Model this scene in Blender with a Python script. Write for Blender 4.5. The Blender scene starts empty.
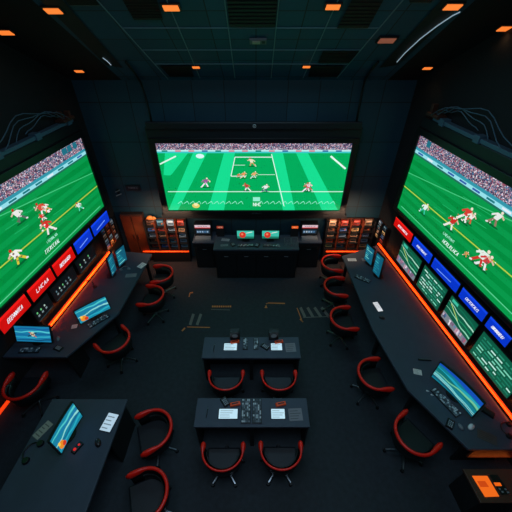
import bpy, math, random
from mathutils import Vector, Matrix
random.seed(7)
C = bpy.context.scene.collection
sc = bpy.context.scene
PI = math.pi
# ------------------------------------------------------------ survey of the room
H = 5.4; PITCH = math.radians(38.6); F = 314.0
def ray(x, y):
    a = (x-256)/F; b = (256-y)/F
    return Vector((a, math.cos(PITCH)+b*math.sin(PITCH), -math.sin(PITCH)+b*math.cos(PITCH)))
EYE = Vector((0, 0, H))
def P(x, y, z=.75):
    d = ray(x, y); return EYE + d*((z-H)/d.z)
def B(x, y, Y=6.5):
    d = ray(x, y); return EYE + d*(Y/d.y)
CY0, CZ0, CS = 6.75, 4.29, .543          # sloped ceiling: height at the back wall and slope
def onceil(x, y, off=0.0):
    d = ray(x, y)   # z = CZ0 + (CY0-y)*CS - off
    t = (CZ0 + CY0*CS - off - H)/(d.z + CS*d.y)
    return EYE + d*t

# ------------------------------------------------------------ materials
def lin(c):
    def f(v):
        v = v/255.0
        return v/12.92 if v <= .04045 else ((v+.055)/1.055)**2.4
    return (f(c[0]), f(c[1]), f(c[2]), 1)
def mat(name, col, rough=.6, metal=0, emit=None, es=0, noise=0, nscale=30, bump=0, spec=.5):
    m = bpy.data.materials.new(name); m.use_nodes = True
    nt = m.node_tree; b = nt.nodes['Principled BSDF']
    c = lin(col)
    b.inputs['Base Color'].default_value = c
    b.inputs['Roughness'].default_value = rough; b.inputs['Metallic'].default_value = metal
    b.inputs['Specular IOR Level'].default_value = spec
    if emit:
        b.inputs['Emission Color'].default_value = lin(emit); b.inputs['Emission Strength'].default_value = es
    if noise or bump:
        tc = nt.nodes.new('ShaderNodeTexCoord'); n = nt.nodes.new('ShaderNodeTexNoise')
        n.inputs['Scale'].default_value = nscale; n.inputs['Detail'].default_value = 5
        nt.links.new(tc.outputs['Object'], n.inputs['Vector'])
        if noise:
            r = nt.nodes.new('ShaderNodeMapRange')
            r.inputs['From Min'].default_value = .3; r.inputs['From Max'].default_value = .7
            r.inputs['To Min'].default_value = 1-noise; r.inputs['To Max'].default_value = 1+noise
            nt.links.new(n.outputs['Fac'], r.inputs['Value'])
            h = nt.nodes.new('ShaderNodeHueSaturation'); h.inputs['Color'].default_value = c
            nt.links.new(r.outputs['Result'], h.inputs['Value']); nt.links.new(h.outputs['Color'], b.inputs['Base Color'])
        if bump:
            bp = nt.nodes.new('ShaderNodeBump'); bp.inputs['Strength'].default_value = bump; bp.inputs['Distance'].default_value = .01
            nt.links.new(n.outputs['Fac'], bp.inputs['Height']); nt.links.new(bp.outputs['Normal'], b.inputs['Normal'])
    return m
def attr_mat(name, emissive, strength=1.0, rough=.35):
    m = bpy.data.materials.new(name); m.use_nodes = True
    nt = m.node_tree; b = nt.nodes['Principled BSDF']
    a = nt.nodes.new('ShaderNodeVertexColor'); a.layer_name = 'Col'
    if emissive:
        b.inputs['Base Color'].default_value = (.004, .004, .004, 1)
        nt.links.new(a.outputs['Color'], b.inputs['Emission Color']); b.inputs['Emission Strength'].default_value = strength
    else:
        nt.links.new(a.outputs['Color'], b.inputs['Base Color'])
    b.inputs['Roughness'].default_value = .6 if emissive else rough
    if emissive: b.inputs['Specular IOR Level'].default_value = .15
    return m
def panel_mat(name, col, seam, w, h, axis='XZ', rough=.6):
    m = bpy.data.materials.new(name); m.use_nodes = True
    nt = m.node_tree; b = nt.nodes['Principled BSDF']
    tc = nt.nodes.new('ShaderNodeTexCoord'); mp = nt.nodes.new('ShaderNodeMapping')
    if axis == 'XZ': mp.inputs['Rotation'].default_value = (-PI/2, 0, 0)
    if axis == 'YZ': mp.inputs['Rotation'].default_value = (-PI/2, 0, -PI/2)
    br = nt.nodes.new('ShaderNodeTexBrick'); br.offset = 0; br.squash = 1
    br.inputs['Color1'].default_value = lin(col); br.inputs['Color2'].default_value = lin([c*.86 for c in col])
    br.inputs['Mortar'].default_value = lin(seam); br.inputs['Scale'].default_value = 1
    br.inputs['Mortar Size'].default_value = .008; br.inputs['Brick Width'].default_value = w; br.inputs['Row Height'].default_value = h
    nt.links.new(tc.outputs['Object'], mp.inputs['Vector']); nt.links.new(mp.outputs['Vector'], br.inputs['Vector'])
    nt.links.new(br.outputs['Color'], b.inputs['Base Color']); b.inputs['Roughness'].default_value = rough
    return m
M = dict(
    floor=mat('dark_carpet', (28, 36, 44), .75, noise=.25, nscale=14, bump=.3),
    wallback=panel_mat('slate_wall_panels', (22, 64, 80), (10, 20, 24), .62, .78),
    wallside=mat('black_wall', (13, 16, 20), .8, noise=.15, nscale=3),
    ceil=panel_mat('slate_ceiling_tiles', (26, 92, 124), (14, 34, 42), .6, .6, axis='XY'),
    soffit=mat('black_soffit', (12, 15, 19), .8),
    desk=mat('charcoal_laminate', (54, 63, 78), .55, noise=.08, nscale=6),
    body=mat('black_panel', (13, 15, 19), .6, noise=.1, nscale=5),
    housing=mat('black_housing', (15, 19, 25), .5),
    plastic=mat('black_plastic', (15, 17, 20), .4),
    greyp=mat('grey_plastic', (110, 116, 122), .45),
    whitep=mat('white_plastic', (215, 215, 218), .4),
    steel=mat('steel', (170, 175, 182), .3, metal=1),
    bracket=mat('blue_grey_metal', (75, 105, 125), .5, metal=.2),
    red=mat('red_upholstery', (240, 26, 10), .4, noise=.12, nscale=20, bump=.1),
    shell=mat('black_shell', (12, 13, 16), .45),
    seat=mat('slate_leather', (13, 18, 26), .5, noise=.15, nscale=15, bump=.2),
    led=mat('orange_led', (255, 90, 20), .5, emit=(255, 62, 14), es=.95),
    leddim=mat('dim_orange_led', (255, 90, 20), .5, emit=(235, 60, 20), es=.6),
    warm=mat('warm_lamp', (255, 190, 120), .5, emit=(255, 128, 48), es=1.0),
    warmdim=mat('dim_pink_lamp', (190, 120, 95), .5, emit=(150, 85, 66), es=.6),
    cool=mat('cool_lamp', (200, 215, 225), .5, emit=(150, 172, 190), es=.7),
    rail=mat('ceiling_rail', (120, 160, 175), .5),
    grille=mat('black_grille', (14, 18, 22), .6, noise=.5, nscale=60),
    litegrille=mat('pale_grille', (110, 130, 130), .6, noise=.5, nscale=40),
    brown=mat('brown_wood', (104, 42, 20), .5, noise=.2, nscale=8),
    darkbrown=mat('dark_brown_metal', (70, 42, 32), .5),
    orange=mat('orange_plastic', (250, 80, 20), .45),
    markg=mat('grey_floor_paint', (110, 105, 100), .7),
    marko=mat('orange_floor_paint', (205, 120, 60), .7),
    screen=attr_mat('screen_image', True, 1.0),
    prt=attr_mat('printed_card', False, rough=.5),
)
# ------------------------------------------------------------ mesh builder
class MB:
    def __init__(s): s.v = []; s.f = []; s.mi = []; s.c = []; s.col = (128, 128, 128); s.m = 0
    def face(s, pts, col=None):
        i = len(s.v); s.v += [tuple(p) for p in pts]; s.f.append(tuple(range(i, i+len(pts)))); s.mi.append(s.m); s.c.append(col or s.col)
        return s
    def _add(s, vs, fs):
        i = len(s.v); s.v += [tuple(p) for p in vs]
        for f in fs: s.f.append(tuple(i+k for k in f)); s.mi.append(s.m); s.c.append(s.col)
        return s
    def box(s, x0, x1, y0, y1, z0, z1, rz=0, c=None, top=None):
        """axis box; top=(dx,dy) insets the upper face"""
        tx, ty = top or (0, 0)
        vs = [(x0, y0, z0), (x1, y0, z0), (x1, y1, z0), (x0, y1, z0), (x0+tx, y0+ty, z1), (x1-tx, y0+ty, z1), (x1-tx, y1-ty, z1), (x0+tx, y1-ty, z1)]
        if rz:
            cx, cy = c or ((x0+x1)/2, (y0+y1)/2); ca, sa = math.cos(rz), math.sin(rz)
            vs = [(cx+(x-cx)*ca-(y-cy)*sa, cy+(x-cx)*sa+(y-cy)*ca, z) for x, y, z in vs]
        return s._add(vs, [(3, 2, 1, 0), (4, 5, 6, 7), (0, 1, 5, 4), (1, 2, 6, 5), (2, 3, 7, 6), (3, 0, 4, 7)])
    def prism(s, pts, z0, z1):
        a = sum(pts[i][0]*pts[(i+1) % len(pts)][1]-pts[(i+1) % len(pts)][0]*pts[i][1] for i in range(len(pts)))
        if a < 0: pts = pts[::-1]
        n = len(pts); vs = [(p[0], p[1], z0) for p in pts]+[(p[0], p[1], z1) for p in pts]
        return s._add(vs, [tuple(range(n))[::-1], tuple(range(n, 2*n))]+[(i, (i+1) % n, n+(i+1) % n, n+i) for i in range(n)])
    def disc(s, cx, cy, z0, r0, z1, r1, n=20, sx=1, sy=1, cap=True):
        vs = [(cx+r0*sx*math.cos(2*PI*i/n), cy+r0*sy*math.sin(2*PI*i/n), z0) for i in range(n)]+[(cx+r1*sx*math.cos(2*PI*i/n), cy+r1*sy*math.sin(2*PI*i/n), z1) for i in range(n)]
        fs = [(i, (i+1) % n, n+(i+1) % n, n+i) for i in range(n)]
        if cap: fs += [tuple(range(n))[::-1], tuple(range(n, 2*n))]
        return s._add(vs, fs)
    def dome(s, cx, cy, z0, rx, ry, h, n=18, k=5, rz=0):
        ca, sa = math.cos(rz), math.sin(rz); vs = []; fs = []
        for j in range(k):
            t = j/k*PI/2; q = math.cos(t)
            for i in range(n):
                x = rx*q*math.cos(2*PI*i/n); y = ry*q*math.sin(2*PI*i/n)
                vs.append((cx+x*ca-y*sa, cy+x*sa+y*ca, z0+h*math.sin(t)))
        vs.append((cx, cy, z0+h))
        for j in range(k-1):
            for i in range(n): fs.append((j*n+i, j*n+(i+1) % n, (j+1)*n+(i+1) % n, (j+1)*n+i))
        for i in range(n): fs.append(((k-1)*n+i, (k-1)*n+(i+1) % n, k*n))
        fs.append(tuple(range(n))[::-1])
        return s._add(vs, fs)
    def tube(s, path, r, n=8, rr=None):
        path = [Vector(p) for p in path]; vs = []; fs = []; N = len(path)
        for k, p in enumerate(path):
            t = (path[min(k+1, N-1)]-path[max(k-1, 0)]).normalized()
            up = Vector((0, 0, 1)) if abs(t.z) < .95 else Vector((1, 0, 0))
            a = t.cross(up).normalized(); b = a.cross(t)
            q = rr[k] if rr else r
            qa, qb = q if isinstance(q, tuple) else (q, q)
            for i in range(n):
                g = 2*PI*i/n; vs.append(p+a*qa*math.cos(g)+b*qb*math.sin(g))
        for k in range(N-1):
            for i in range(n): fs.append((k*n+i, (k+1)*n+i, (k+1)*n+(i+1) % n, k*n+(i+1) % n))
        fs.append(tuple(range(n))); fs.append(tuple(range((N-1)*n, N*n))[::-1])
        return s._add(vs, fs)
    def build(s, name, mats, parent=None, bevel=0, smooth=False, xf=None):
        me = bpy.data.meshes.new(name)
        vs = [xf @ Vector(v) for v in s.v] if xf else s.v
        me.from_pydata(vs, [], s.f); me.update()
        for m in (mats if isinstance(mats, (list, tuple)) else [mats]): me.materials.append(m)
        for p, k in zip(me.polygons, s.mi): p.material_index = k
        ca = me.color_attributes.new('Col', 'FLOAT_COLOR', 'CORNER')
        for p, c in zip(me.polygons, s.c):
            l = lin(c)
            for li in p.loop_indices: ca.data[li].color = l
        if smooth:
            for p in me.polygons: p.use_smooth = True
        o = bpy.data.objects.new(name, me); C.objects.link(o)
        if parent: o.parent = parent
        if bevel:
            b = o.modifiers.new('bevel', 'BEVEL'); b.width = bevel; b.segments = 2; b.limit_method = 'ANGLE'; b.angle_limit = .6
        return o
# flat pictures: local x to the right, local z up, facing local -y
class Pic(MB):
    def poly(s, pts, col, layer=0): return s.face([(p[0], -.0006*layer, p[1]) for p in pts], col)
    def rect(s, x0, x1, z0, z1, col, layer=0): return s.poly([(x0, z0), (x1, z0), (x1, z1), (x0, z1)], col, layer)
    def line(s, a, b, w, col, layer=2):
        dx, dz = b[0]-a[0], b[1]-a[1]; L = math.hypot(dx, dz) or 1; nx, nz = -dz/L*w/2, dx/L*w/2
        return s.poly([(a[0]-nx, a[1]-nz), (b[0]-nx, b[1]-nz), (b[0]+nx, b[1]+nz), (a[0]+nx, a[1]+nz)], col, layer)
    def wave(s, x0, x1, za, zb, t0, t1, col, layer, amp=.02, ph=0.0, n=16, zlo=None, zhi=None):
        f = lambda u: za+(zb-za)*u+amp*math.sin(u*7+ph)+amp*.5*math.sin(u*17+ph*2)
        cl = lambda z: max(zlo if zlo is not None else -9, min(zhi if zhi is not None else 9, z))
        for i in range(n):
            a, b = i/n, (i+1)/n; ta, tb = t0+(t1-t0)*a, t0+(t1-t0)*b
            s.poly([(x0+(x1-x0)*a, cl(f(a)-ta/2)), (x0+(x1-x0)*b, cl(f(b)-tb/2)), (x0+(x1-x0)*b, cl(f(b)+tb/2)), (x0+(x1-x0)*a, cl(f(a)+ta/2))], col, layer)
        return s
    def blob(s, cx, cz, rx, rz_, col, layer=3, n=10):
        return s.poly([(cx+rx*math.cos(2*PI*i/n), cz+rz_*math.sin(2*PI*i/n)) for i in range(n)], col, layer)
    def glyphs(s, x, z, w, h, n, col, layer=3, t=None, slant=0.0):
        t = t or h*.17
        for i in range(n):
            x0 = x+w*(i+.12)/n; x1 = x+w*(i+.82)/n
            k = random.choice('EHNLTAIRC'); S = lambda u, v: (x0+(x1-x0)*u+slant*h*v, z+h*v)
            seg = {'E': [((0, 0), (0, 1)), ((0, 1), (1, 1)), ((0, .5), (.8, .5)), ((0, 0), (1, 0))], 'H': [((0, 0), (0, 1)), ((1, 0), (1, 1)), ((0, .5), (1, .5))],
                   'N': [((0, 0), (0, 1)), ((0, 1), (1, 0)), ((1, 0), (1, 1))], 'L': [((0, 0), (0, 1)), ((0, 0), (1, 0))], 'T': [((.5, 0), (.5, 1)), ((0, 1), (1, 1))],
                   'A': [((0, 0), (.5, 1)), ((.5, 1), (1, 0)), ((.2, .4), (.8, .4))], 'I': [((.5, 0), (.5, 1))], 'R': [((0, 0), (0, 1)), ((0, 1), (1, .8)), ((1, .8), (0, .5)), ((.2, .5), (1, 0))],
                   'C': [((0, .15), (0, .85)), ((0, .85), (.9, 1)), ((0, .15), (.9, 0))]}[k]
            for q, (a, b) in enumerate(seg): s.line(S(*a), S(*b), t, col, layer+q*.3)
    def crowd(s, x0, x1, z0, z1, nx, nz, pal, layer=1):
        for i in range(nx):
            for j in range(nz):
                c = random.choice(pal); k = random.uniform(.6, 1.1)
                s.rect(x0+(x1-x0)*i/nx, x0+(x1-x0)*(i+1)/nx, z0+(z1-z0)*j/nz, z0+(z1-z0)*(j+1)/nz, [min(255, q*k) for q in c], layer)
    def player(s, cx, cz, h, shirt, pants, face=1, lean=.3, layer=4):
        S = lambda u, v: (cx+face*h*(u+lean*v), cz+h*(v-.5))
        s.blob(*S(.15, -.02), h*.45, h*.06, (0, 96, 48), layer-.8)
        s.line(S(-.28, 0), S(-.05, .42), h*.13, pants, layer); s.line(S(.32, .04), S(.05, .42), h*.13, pants, layer+.3)
        s.line(S(-.36, .0), S(-.22, .04), h*.09, (230, 230, 230), layer+.3)
        s.poly([S(-.13, .38), S(.15, .38), S(.22, .78), S(-.2, .78)], shirt, layer+.6)
        s.line(S(-.16, .72), S(-.38, .5), h*.1, shirt, layer+.9); s.line(S(.18, .72), S(.42, .6), h*.1, (220, 190, 160), layer+.9)
        for q in range(7):
            u, v = random.uniform(-.4, .4), random.uniform(.05, .8); s.blob(*S(u, v), h*random.uniform(.03, .08), h*random.uniform(.03, .06), random.choice([shirt, pants, (235, 235, 230), (120, 90, 80)]), layer+.7+.02*q, 6)
        s.blob(*S(.04, .88), h*.085, h*.085, (240, 225, 205) if face > 0 else (200, 40, 30), layer+1.2)

def thing(name, label, cat, loc=(0, 0, 0), rz=0, group=None):
    o = bpy.data.objects.new(name, None); C.objects.link(o); o.empty_display_size = .1
    o.location = loc; o.rotation_euler = (0, 0, rz); o['label'] = label; o['category'] = cat
    if group: o['group'] = group
    return o
def tag(o, label, cat, group=None):
    o['label'] = label; o['category'] = cat
    if group: o['group'] = group
    return o
def struct(o): o['kind'] = 'structure'; return o
def dup(root, loc, rz, label, group=None):
    def cp(o, par):
        c = o.copy(); C.objects.link(c)
        if par: c.parent = par
        for ch in list(o.children): cp(ch, c)
        return c
    r = cp(root, None); r.location = loc; r.rotation_euler = (0, 0, rz); r['label'] = label
    if group: r['group'] = group
    return r

# ------------------------------------------------------------ wall frames
def frame(origin, rz): return Matrix.Translation(origin) @ Matrix.Rotation(rz, 4, 'Z')
LD = math.radians(7.457); RD = math.radians(8.635)
Lpt = Vector((-3.53, 5.71, 0)); Rpt = Vector((3.13, 5.57, 0))
Ldir = Vector((math.sin(LD), math.cos(LD), 0)); Rdir = Vector((-math.sin(RD), math.cos(RD), 0))   # towards the back
LZ = PI/2-LD; RZ = -PI/2+RD       # rotations of things on the side walls (local x right, -y into the room)
LF = frame(Lpt, LZ); RF = frame(Rpt, RZ); BF = frame((0, 6.5, 0), 0)
LFi, RFi, BFi = LF.inverted(), RF.inverted(), BF.inverted()
def onplane(px, py, Mx, Mi):
    n = Mx.to_3x3() @ Vector((0, 1, 0)); o = Mx.translation; d = ray(px, py)
    t = (o-EYE).dot(n)/d.dot(n); q = Mi @ (EYE+d*t); return (q.x, q.z)
Lp = lambda x, y: onplane(x, y, LF, LFi)
Rp = lambda x, y: onplane(x, y, RF, RFi)
Bp = lambda x, y: onplane(x, y, BF, BFi)
def wx(side, y, off=0):   # x of the side wall's face at depth y
    p, d = (Lpt, Ldir) if side < 0 else (Rpt, Rdir)
    return p.x+(y-p.y)*d.x/d.y+side*off

# ------------------------------------------------------------ shell
YF = -2.6; YB = 6.75; WO = .12; WOL = .45
xlb, xrb, xlf, xrf = wx(-1, YB, WOL), wx(1, YB, WO), wx(-1, YF, WOL), wx(1, YF, WO)
struct(MB().prism([(xlf-.2, YF), (xrf+.2, YF), (xrb+.2, YB+.12), (xlb-.2, YB+.12)], -.12, 0).build('floor', M['floor']))
FY = 3.0; FZ = CZ0+(CY0-FY)*CS
def ceilz(y): return CZ0+(CY0-max(y, FY))*CS
def wallside(name, s):
    wo = WOL if s < 0 else WO
    a, b = wx(s, YB, wo), wx(s, YF, wo); m_ = wx(s, FY, wo)
    mb = MB()
    pts = [(a, YB, 0), (a, YB, ceilz(YB)), (m_, FY, FZ), (b, YF, FZ), (b, YF, 0)]
    o = [(x+s*.1, y, z) for x, y, z in pts]; mb._add(pts+o, [(0, 1, 2, 3, 4), (9, 8, 7, 6, 5)]+[(i, (i+1) % 5, 5+(i+1) % 5, 5+i) for i in range(5)])
    struct(mb.build(name, M['wallside']))
wallside('wall_left', -1); wallside('wall_right', 1)
struct(MB().box(xlb-.2, xrb+.2, YB, YB+.12, 0, CZ0).build('wall_back', M['wallback']))
struct(MB().box(xlf-.2, xrf+.2, YF-.12, YF, 0, FZ).build('wall_front', M['wallside']))
def lwall_block(name, y0, y1, z0, zt0, zt1):   # thick screen wall standing off the left wall
    a0, a1 = wx(-1, y0, WO), wx(-1, y1, WO); b0, b1 = wx(-1, y0, WOL), wx(-1, y1, WOL)
    vs = [(b0, y0, z0), (a0, y0, z0), (a1, y1, z0), (b1, y1, z0), (b0, y0, zt0), (a0, y0, zt0), (a1, y1, zt1), (b1, y1, zt1)]
    struct(MB()._add(vs, [(3, 2, 1, 0), (4, 5, 6, 7), (0, 1, 5, 4), (1, 2, 6, 5), (2, 3, 7, 6), (3, 0, 4, 7)]).build(name, M['wallside']))
lwall_block('trim_101', FY, YB, 1.36, ceilz(FY), ceilz(YB)); lwall_block('trim_102', YF, FY, 1.36, FZ, FZ); lwall_block('trim_103', 3.72, YB, 0, 1.36, 1.36)
# ceiling: sloping tile field with dark soffits at both sides, flat over the rear of the room
def slab(mb, x0a, x1a, x0b, x1b, ya, yb, za, zb, t=.1):
    vs = [(x0a, ya, za), (x1a, ya, za), (x1b, yb, zb), (x0b, yb, zb)]
    vs += [(x, y, z+t) for x, y, z in vs]
    mb._add(vs, [(0, 1, 2, 3), (7, 6, 5, 4), (0, 4, 5, 1), (1, 5, 6, 2), (2, 6, 7, 3), (3, 7, 4, 0)])
mb = MB(); slab(mb, -2.55, 2.5, -2.55, 2.5, FY, YB+.12, FZ, CZ0-.12*CS)
mb.m = 1
slab(mb, xlf-.3, -2.55, xlb-.3, -2.55, FY, YB+.12, FZ, CZ0-.12*CS); slab(mb, 2.5, xrf+.3, 2.5, xrb+.3, FY, YB+.12, FZ, CZ0-.12*CS)
slab(mb, xlf-.3, xrf+.3, xlf-.3, xrf+.3, YF-.1, FY, FZ, FZ)
struct(mb.build('ceiling', [M['ceil'], M['soffit']]))
def cpoly(name, pix, m, d=.02, off=0):
    top = [onceil(x, y, off) for x, y in pix]; lo = [onceil(x, y, off)-Vector((0, d*.47, d*.88)) for x, y in pix]
    n = len(pix); mb = MB(); mb._add(top+lo, [tuple(range(n)), tuple(range(2*n-1, n-1, -1))]+[(i, n+i, n+(i+1) % n, (i+1) % n) for i in range(n)])
    return mb.build(name, m)
tn = [0]
def trim(mb_or_obj):
    tn[0] += 1; mb_or_obj.name = 'trim_%d' % tn[0]; return struct(mb_or_obj)
def rail(pts, r=.008):
    trim(MB().tube([onceil(x, y, .012) for x, y in pts], r, 6).build('trim', M['rail']))
for r_ in ([(281, -20), (271, 78)], [(222, -20), (235, 78)], [(420, -20), (337, 78)], [(79, -20), (168, 79)], [(158, -20), (200, 78)], [(347, -20), (303, 78)]):
    rail(r_)
for y_, a, b in ((28, 123, 380), (50, 141, 361), (64, 155, 349)): rail([(a, y_), (b, y_)], .006)
def vent(pix, label, m='grille', lab='ceiling_vent'):
    t = thing(lab, label, 'ceiling vent' if lab == 'ceiling_vent' else 'ceiling panel', sum((onceil(*p) for p in pix), Vector())/len(pix))
    inv = Matrix.Translation(-t.location)
    # frame + slatted face
    fr = MB(); n = len(pix); c = (sum(p[0] for p in pix)/n, sum(p[1] for p in pix)/n)
    q = [onceil(*p, .002) for p in pix]; q2 = [onceil(*p, .03) for p in pix]
    fr._add(q+q2, [tuple(range(n)), tuple(range(2*n-1, n-1, -1))]+[(i, n+i, n+(i+1) % n, (i+1) % n) for i in range(n)])
    fr.build('panel', M[m], t, xf=inv)
    sl = MB(); a, b, c_, d = [onceil(*p, .035) for p in pix[:4]]
    for k in range(1, 9):
        u = k/9; sl.tube([a.lerp(d, u), b.lerp(c_, u)], .006, 4)
    sl.build('slat', M['housing'], t, xf=inv)
vent([(226, -8), (278, -8), (275, 27), (230, 27)], 'large dark perforated ceiling vent at the top centre of the sloped ceiling')
vent([(355, -6), (387, -6), (368, 28), (337, 28)], 'black recessed ceiling panel, upper one right of centre')
vent([(323, 51), (359, 51), (349, 63), (318, 63)], 'black recessed ceiling panel right of centre close to the back wall')
vent([(311, 66), (344, 66), (337, 77), (308, 77)], 'dark grille right of centre right where ceiling meets the back wall')
vent([(119, -6), (155, -6), (163, 20), (134, 20)], 'black recessed ceiling panel, upper one left of centre')
vent([(160, 66), (190, 66), (194, 77), (170, 77)], 'dark grille left of centre right where ceiling meets the back wall')
vent([(60, -6), (92, -6), (100, 6), (70, 6)], 'pale perforated grille at the top left of the ceiling', 'litegrille')
vent([(407, -6), (436, -6), (431, 3), (410, 3)], 'pale perforated grille at the top right of the ceiling', 'litegrille')
def slot(pix, edge, side):
    t = thing('ceiling_slot_light', 'long black ceiling slot with a curved cool light line, ceiling %s side' % side, 'ceiling light', onceil(*pix[0]))
    inv = Matrix.Translation(-t.location)
    q = [onceil(*p, .002) for p in pix]; q2 = [onceil(*p, .02) for p in pix]; n = len(pix)
    mb = MB(); mb._add(q+q2, [tuple(range(n)), tuple(range(2*n-1, n-1, -1))]+[(i, n+i, n+(i+1) % n, (i+1) % n) for i in range(n)])
    mb.build('slot_housing', M['grille'], t, xf=inv)
    MB().tube([onceil(*p, .035) for p in edge], .007, 6).build('light_line', M['cool'], t, xf=inv)
slot([(447, -6), (474, -6), (397, 65), (379, 68)], [(397, 62), (405, 53), (420, 39), (437, 26), (452, 16), (460, 12)], 'right')
slot([(57, -6), (34, -6), (106, 65), (123, 68)], [(111, 65), (107, 61), (103, 58)], 'left')
def downlight(px, py, w, label, m='warm', power=1.0):
    c = onceil(px, py, .01); t = thing('downlight', label, 'ceiling light', c)
    ax = math.atan(CS)
    R = Matrix.Rotation(-ax, 4, 'X')
    MB().box(-w*1.25, w*1.25, -w*.8, w*.8, -.02, 0).build('trim_ring', M['housing'], t, xf=R)
    MB().box(-w, w, -w*.55, w*.55, -.03, -.019).build('lamp_face', M[m], t, xf=R)
    if power:
        ld = bpy.data.lights.new('downlight_lamp', 'SPOT'); ld.energy = power; ld.color = (1, .55, .25); ld.spot_size = 2.2; ld.spot_blend = .8; ld.shadow_soft_size = .06
        lo = bpy.data.objects.new('lamp', ld); C.objects.link(lo); lo.parent = t; lo.location = (0, -.03, -.06)
for px, py, w, lb, m_ in ((171, 6, .09, 'orange downlight left of the large dark vent', 'warm'), (333, 5, .08, 'orange downlight right of the large dark vent', 'warm'),
        (53, 9, .09, 'orange downlight nearest the pale grille at top left', 'warm'), (5, 31, .09, 'orange downlight at the far left edge of the ceiling', 'warm'),
        (79, 70, .07, 'small orange downlight above the left sports screen', 'warm'), (196, 66, .06, 'small orange downlight left of centre by the back wall', 'warm'),
        (306.5, 65.5, .06, 'small orange downlight right of centre by the back wall', 'warm'), (387, 39, .11, 'dim pinkish ceiling lamp between slot and ceiling rails', 'warmdim'),
        (453, 5, .09, 'orange downlight beside the curved cool light line', 'warm'), (506, 27, .09, 'orange downlight at the far right edge of the ceiling', 'warm'),
        (427.5, 67, .07, 'small orange downlight above the right sports screen', 'warm')):
    downlight(px, py, w, lb, m_)
# emergency unit
c = onceil(258, 40, .01); t = thing('emergency_light', 'small rectangular white emergency unit at the centre of the ceiling', 'ceiling light', c)
R = Matrix.Rotation(-math.atan(CS), 4, 'X')
MB().box(-.12, .12, -.06, .06, -.03, 0).build('case', M['greyp'], t, xf=R)
MB().box(-.08, .03, -.035, .035, -.04, -.029).build('lens', mat('lens', (190, 190, 170), .4), t, xf=R)
MB().box(.055, .1, -.03, .03, -.035, -.029).build('sensor', M['plastic'], t, xf=R)
# conduits rising beside the back screen housing
for s, pts in (('left', [(152, 124), (149, 110), (145, 95), (141, 83)]), ('right', [(356, 124), (359, 108), (362, 92), (365, 80)])):
    pl = [B(x, y, 6.68) for x, y in pts]
    e = [onceil(*q, .05) for q in ([(134, 72), (126, 62)] if s == 'left' else [(371, 70), (378, 62)])]
    tag(MB().tube(pl+e, .022, 8).build('conduit', M['plastic'], smooth=True), 'black conduit climbing the back wall %s of the big screen onto the ceiling' % s, 'conduit')

# ------------------------------------------------------------ big screens
CROWD = [(200, 150, 170), (120, 90, 120), (230, 220, 230), (60, 90, 130), (170, 90, 110), (40, 50, 90), (210, 190, 210), (90, 130, 170)]
WH = (225, 250, 240)
t = thing('sports_screen', 'large central screen on the back wall showing a football pitch from above', 'screen', (0, 6.5, 0))
x0, x1, z0, z1 = -2.07, 1.98, 1.61, 3.19
hb = MB(); hb.box(x0-.16, x1+.16, .0, .249, z0-.2, z1+.3)
hb.box(x0-.12, x1+.12, -.05, .02, z1+.27, z1+.42); hb.box(x0-.22, x1+.22, .05, .24, z0-.28, z0-.18)
hb.build('housing', M['housing'], t, bevel=.02)
bz = MB()
for a in ((x0-.12, x1+.12, z1, z1+.1), (x0-.12, x1+.12, z0-.12, z0), (x0-.12, x0, z0, z1), (x1, x1+.12, z0, z1)): bz.box(a[0], a[1], -.045, .01, a[2], a[3])
bz.build('bezel', M['plastic'], t, bevel=.006)
pc = Pic(); G1 = (0, 172, 92); G2 = (22, 222, 146)
pc.rect(x0, x1, z0, z1, G1, 0)
zt = Bp(256, 153)[1]; zb = z0
def stripe(a, b, c_, d):
    pc.poly([(max(x0, min(x1, Bp(c_, 209)[0])), zb), (max(x0, min(x1, Bp(d, 209)[0])), zb), (Bp(b, 153)[0], zt), (Bp(a, 153)[0], zt)], G2, 1)
for q in ((193, 207, 158, 178), (224, 235, 208, 224), (271.5, 283, 283, 295), (296, 308, 322, 338)): stripe(*q)
pc.poly([(x0+.04, Bp(160, 175)[1]), (x0+.2, zt-.5), (Bp(188, 153)[0], zt), (Bp(165, 153)[0], zt)], G2, 1)
pc.rect(x0, x1, zt, z1, (40, 60, 90), 1); pc.crowd(x0, x1, zt+.07, z1-.01, 260, 10, CROWD, 2)
pc.rect(x0, x1, zt, zt+.035, (60, 200, 200), 2.5); pc.rect(x0, x1, zt+.035, zt+.07, (190, 235, 240), 2.5)
for i in range(14): pc.rect(x0+.1+i*.28, x0+.22+i*.28, zt+.03, zt+.06, random.choice([(60, 90, 160), (220, 120, 140), (20, 120, 110)]), 3)
def bl(a, b, w=.018, col=WH): pc.line(Bp(*a), Bp(*b), w, col, 3)
bl((168, 191.5), (343, 191.5)); bl((235, 157), (231, 176)); bl((231, 176), (246, 176)); bl((235, 157), (272, 157)); bl((271.5, 154), (284, 206)); bl((233, 165), (245, 165), .01); bl((258, 174.5), (275, 174.5), .01)
bl((330.6, 156), (345.5, 168.7), .04); bl((160, 164), (176, 156), .03); bl((262, 157), (272, 157))
for px in list(range(178, 240, 6))+list(range(258, 332, 6)):
    bl((px, 203.5), (px+3.5, 201), .014, (150, 240, 210)); bl((px+3.5, 201), (px+5, 204), .012, (150, 240, 210))
pc.glyphs(Bp(253, 206)[0], Bp(253, 206)[1], .2, .09, 3, WH, 3); pc.rect(Bp(253, 203)[0], Bp(260, 203)[0], Bp(253, 201)[1], Bp(253, 197)[1], (150, 240, 210), 3)
pc.blob(*Bp(200, 156), .09, .05, (220, 250, 250), 3)
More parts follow.
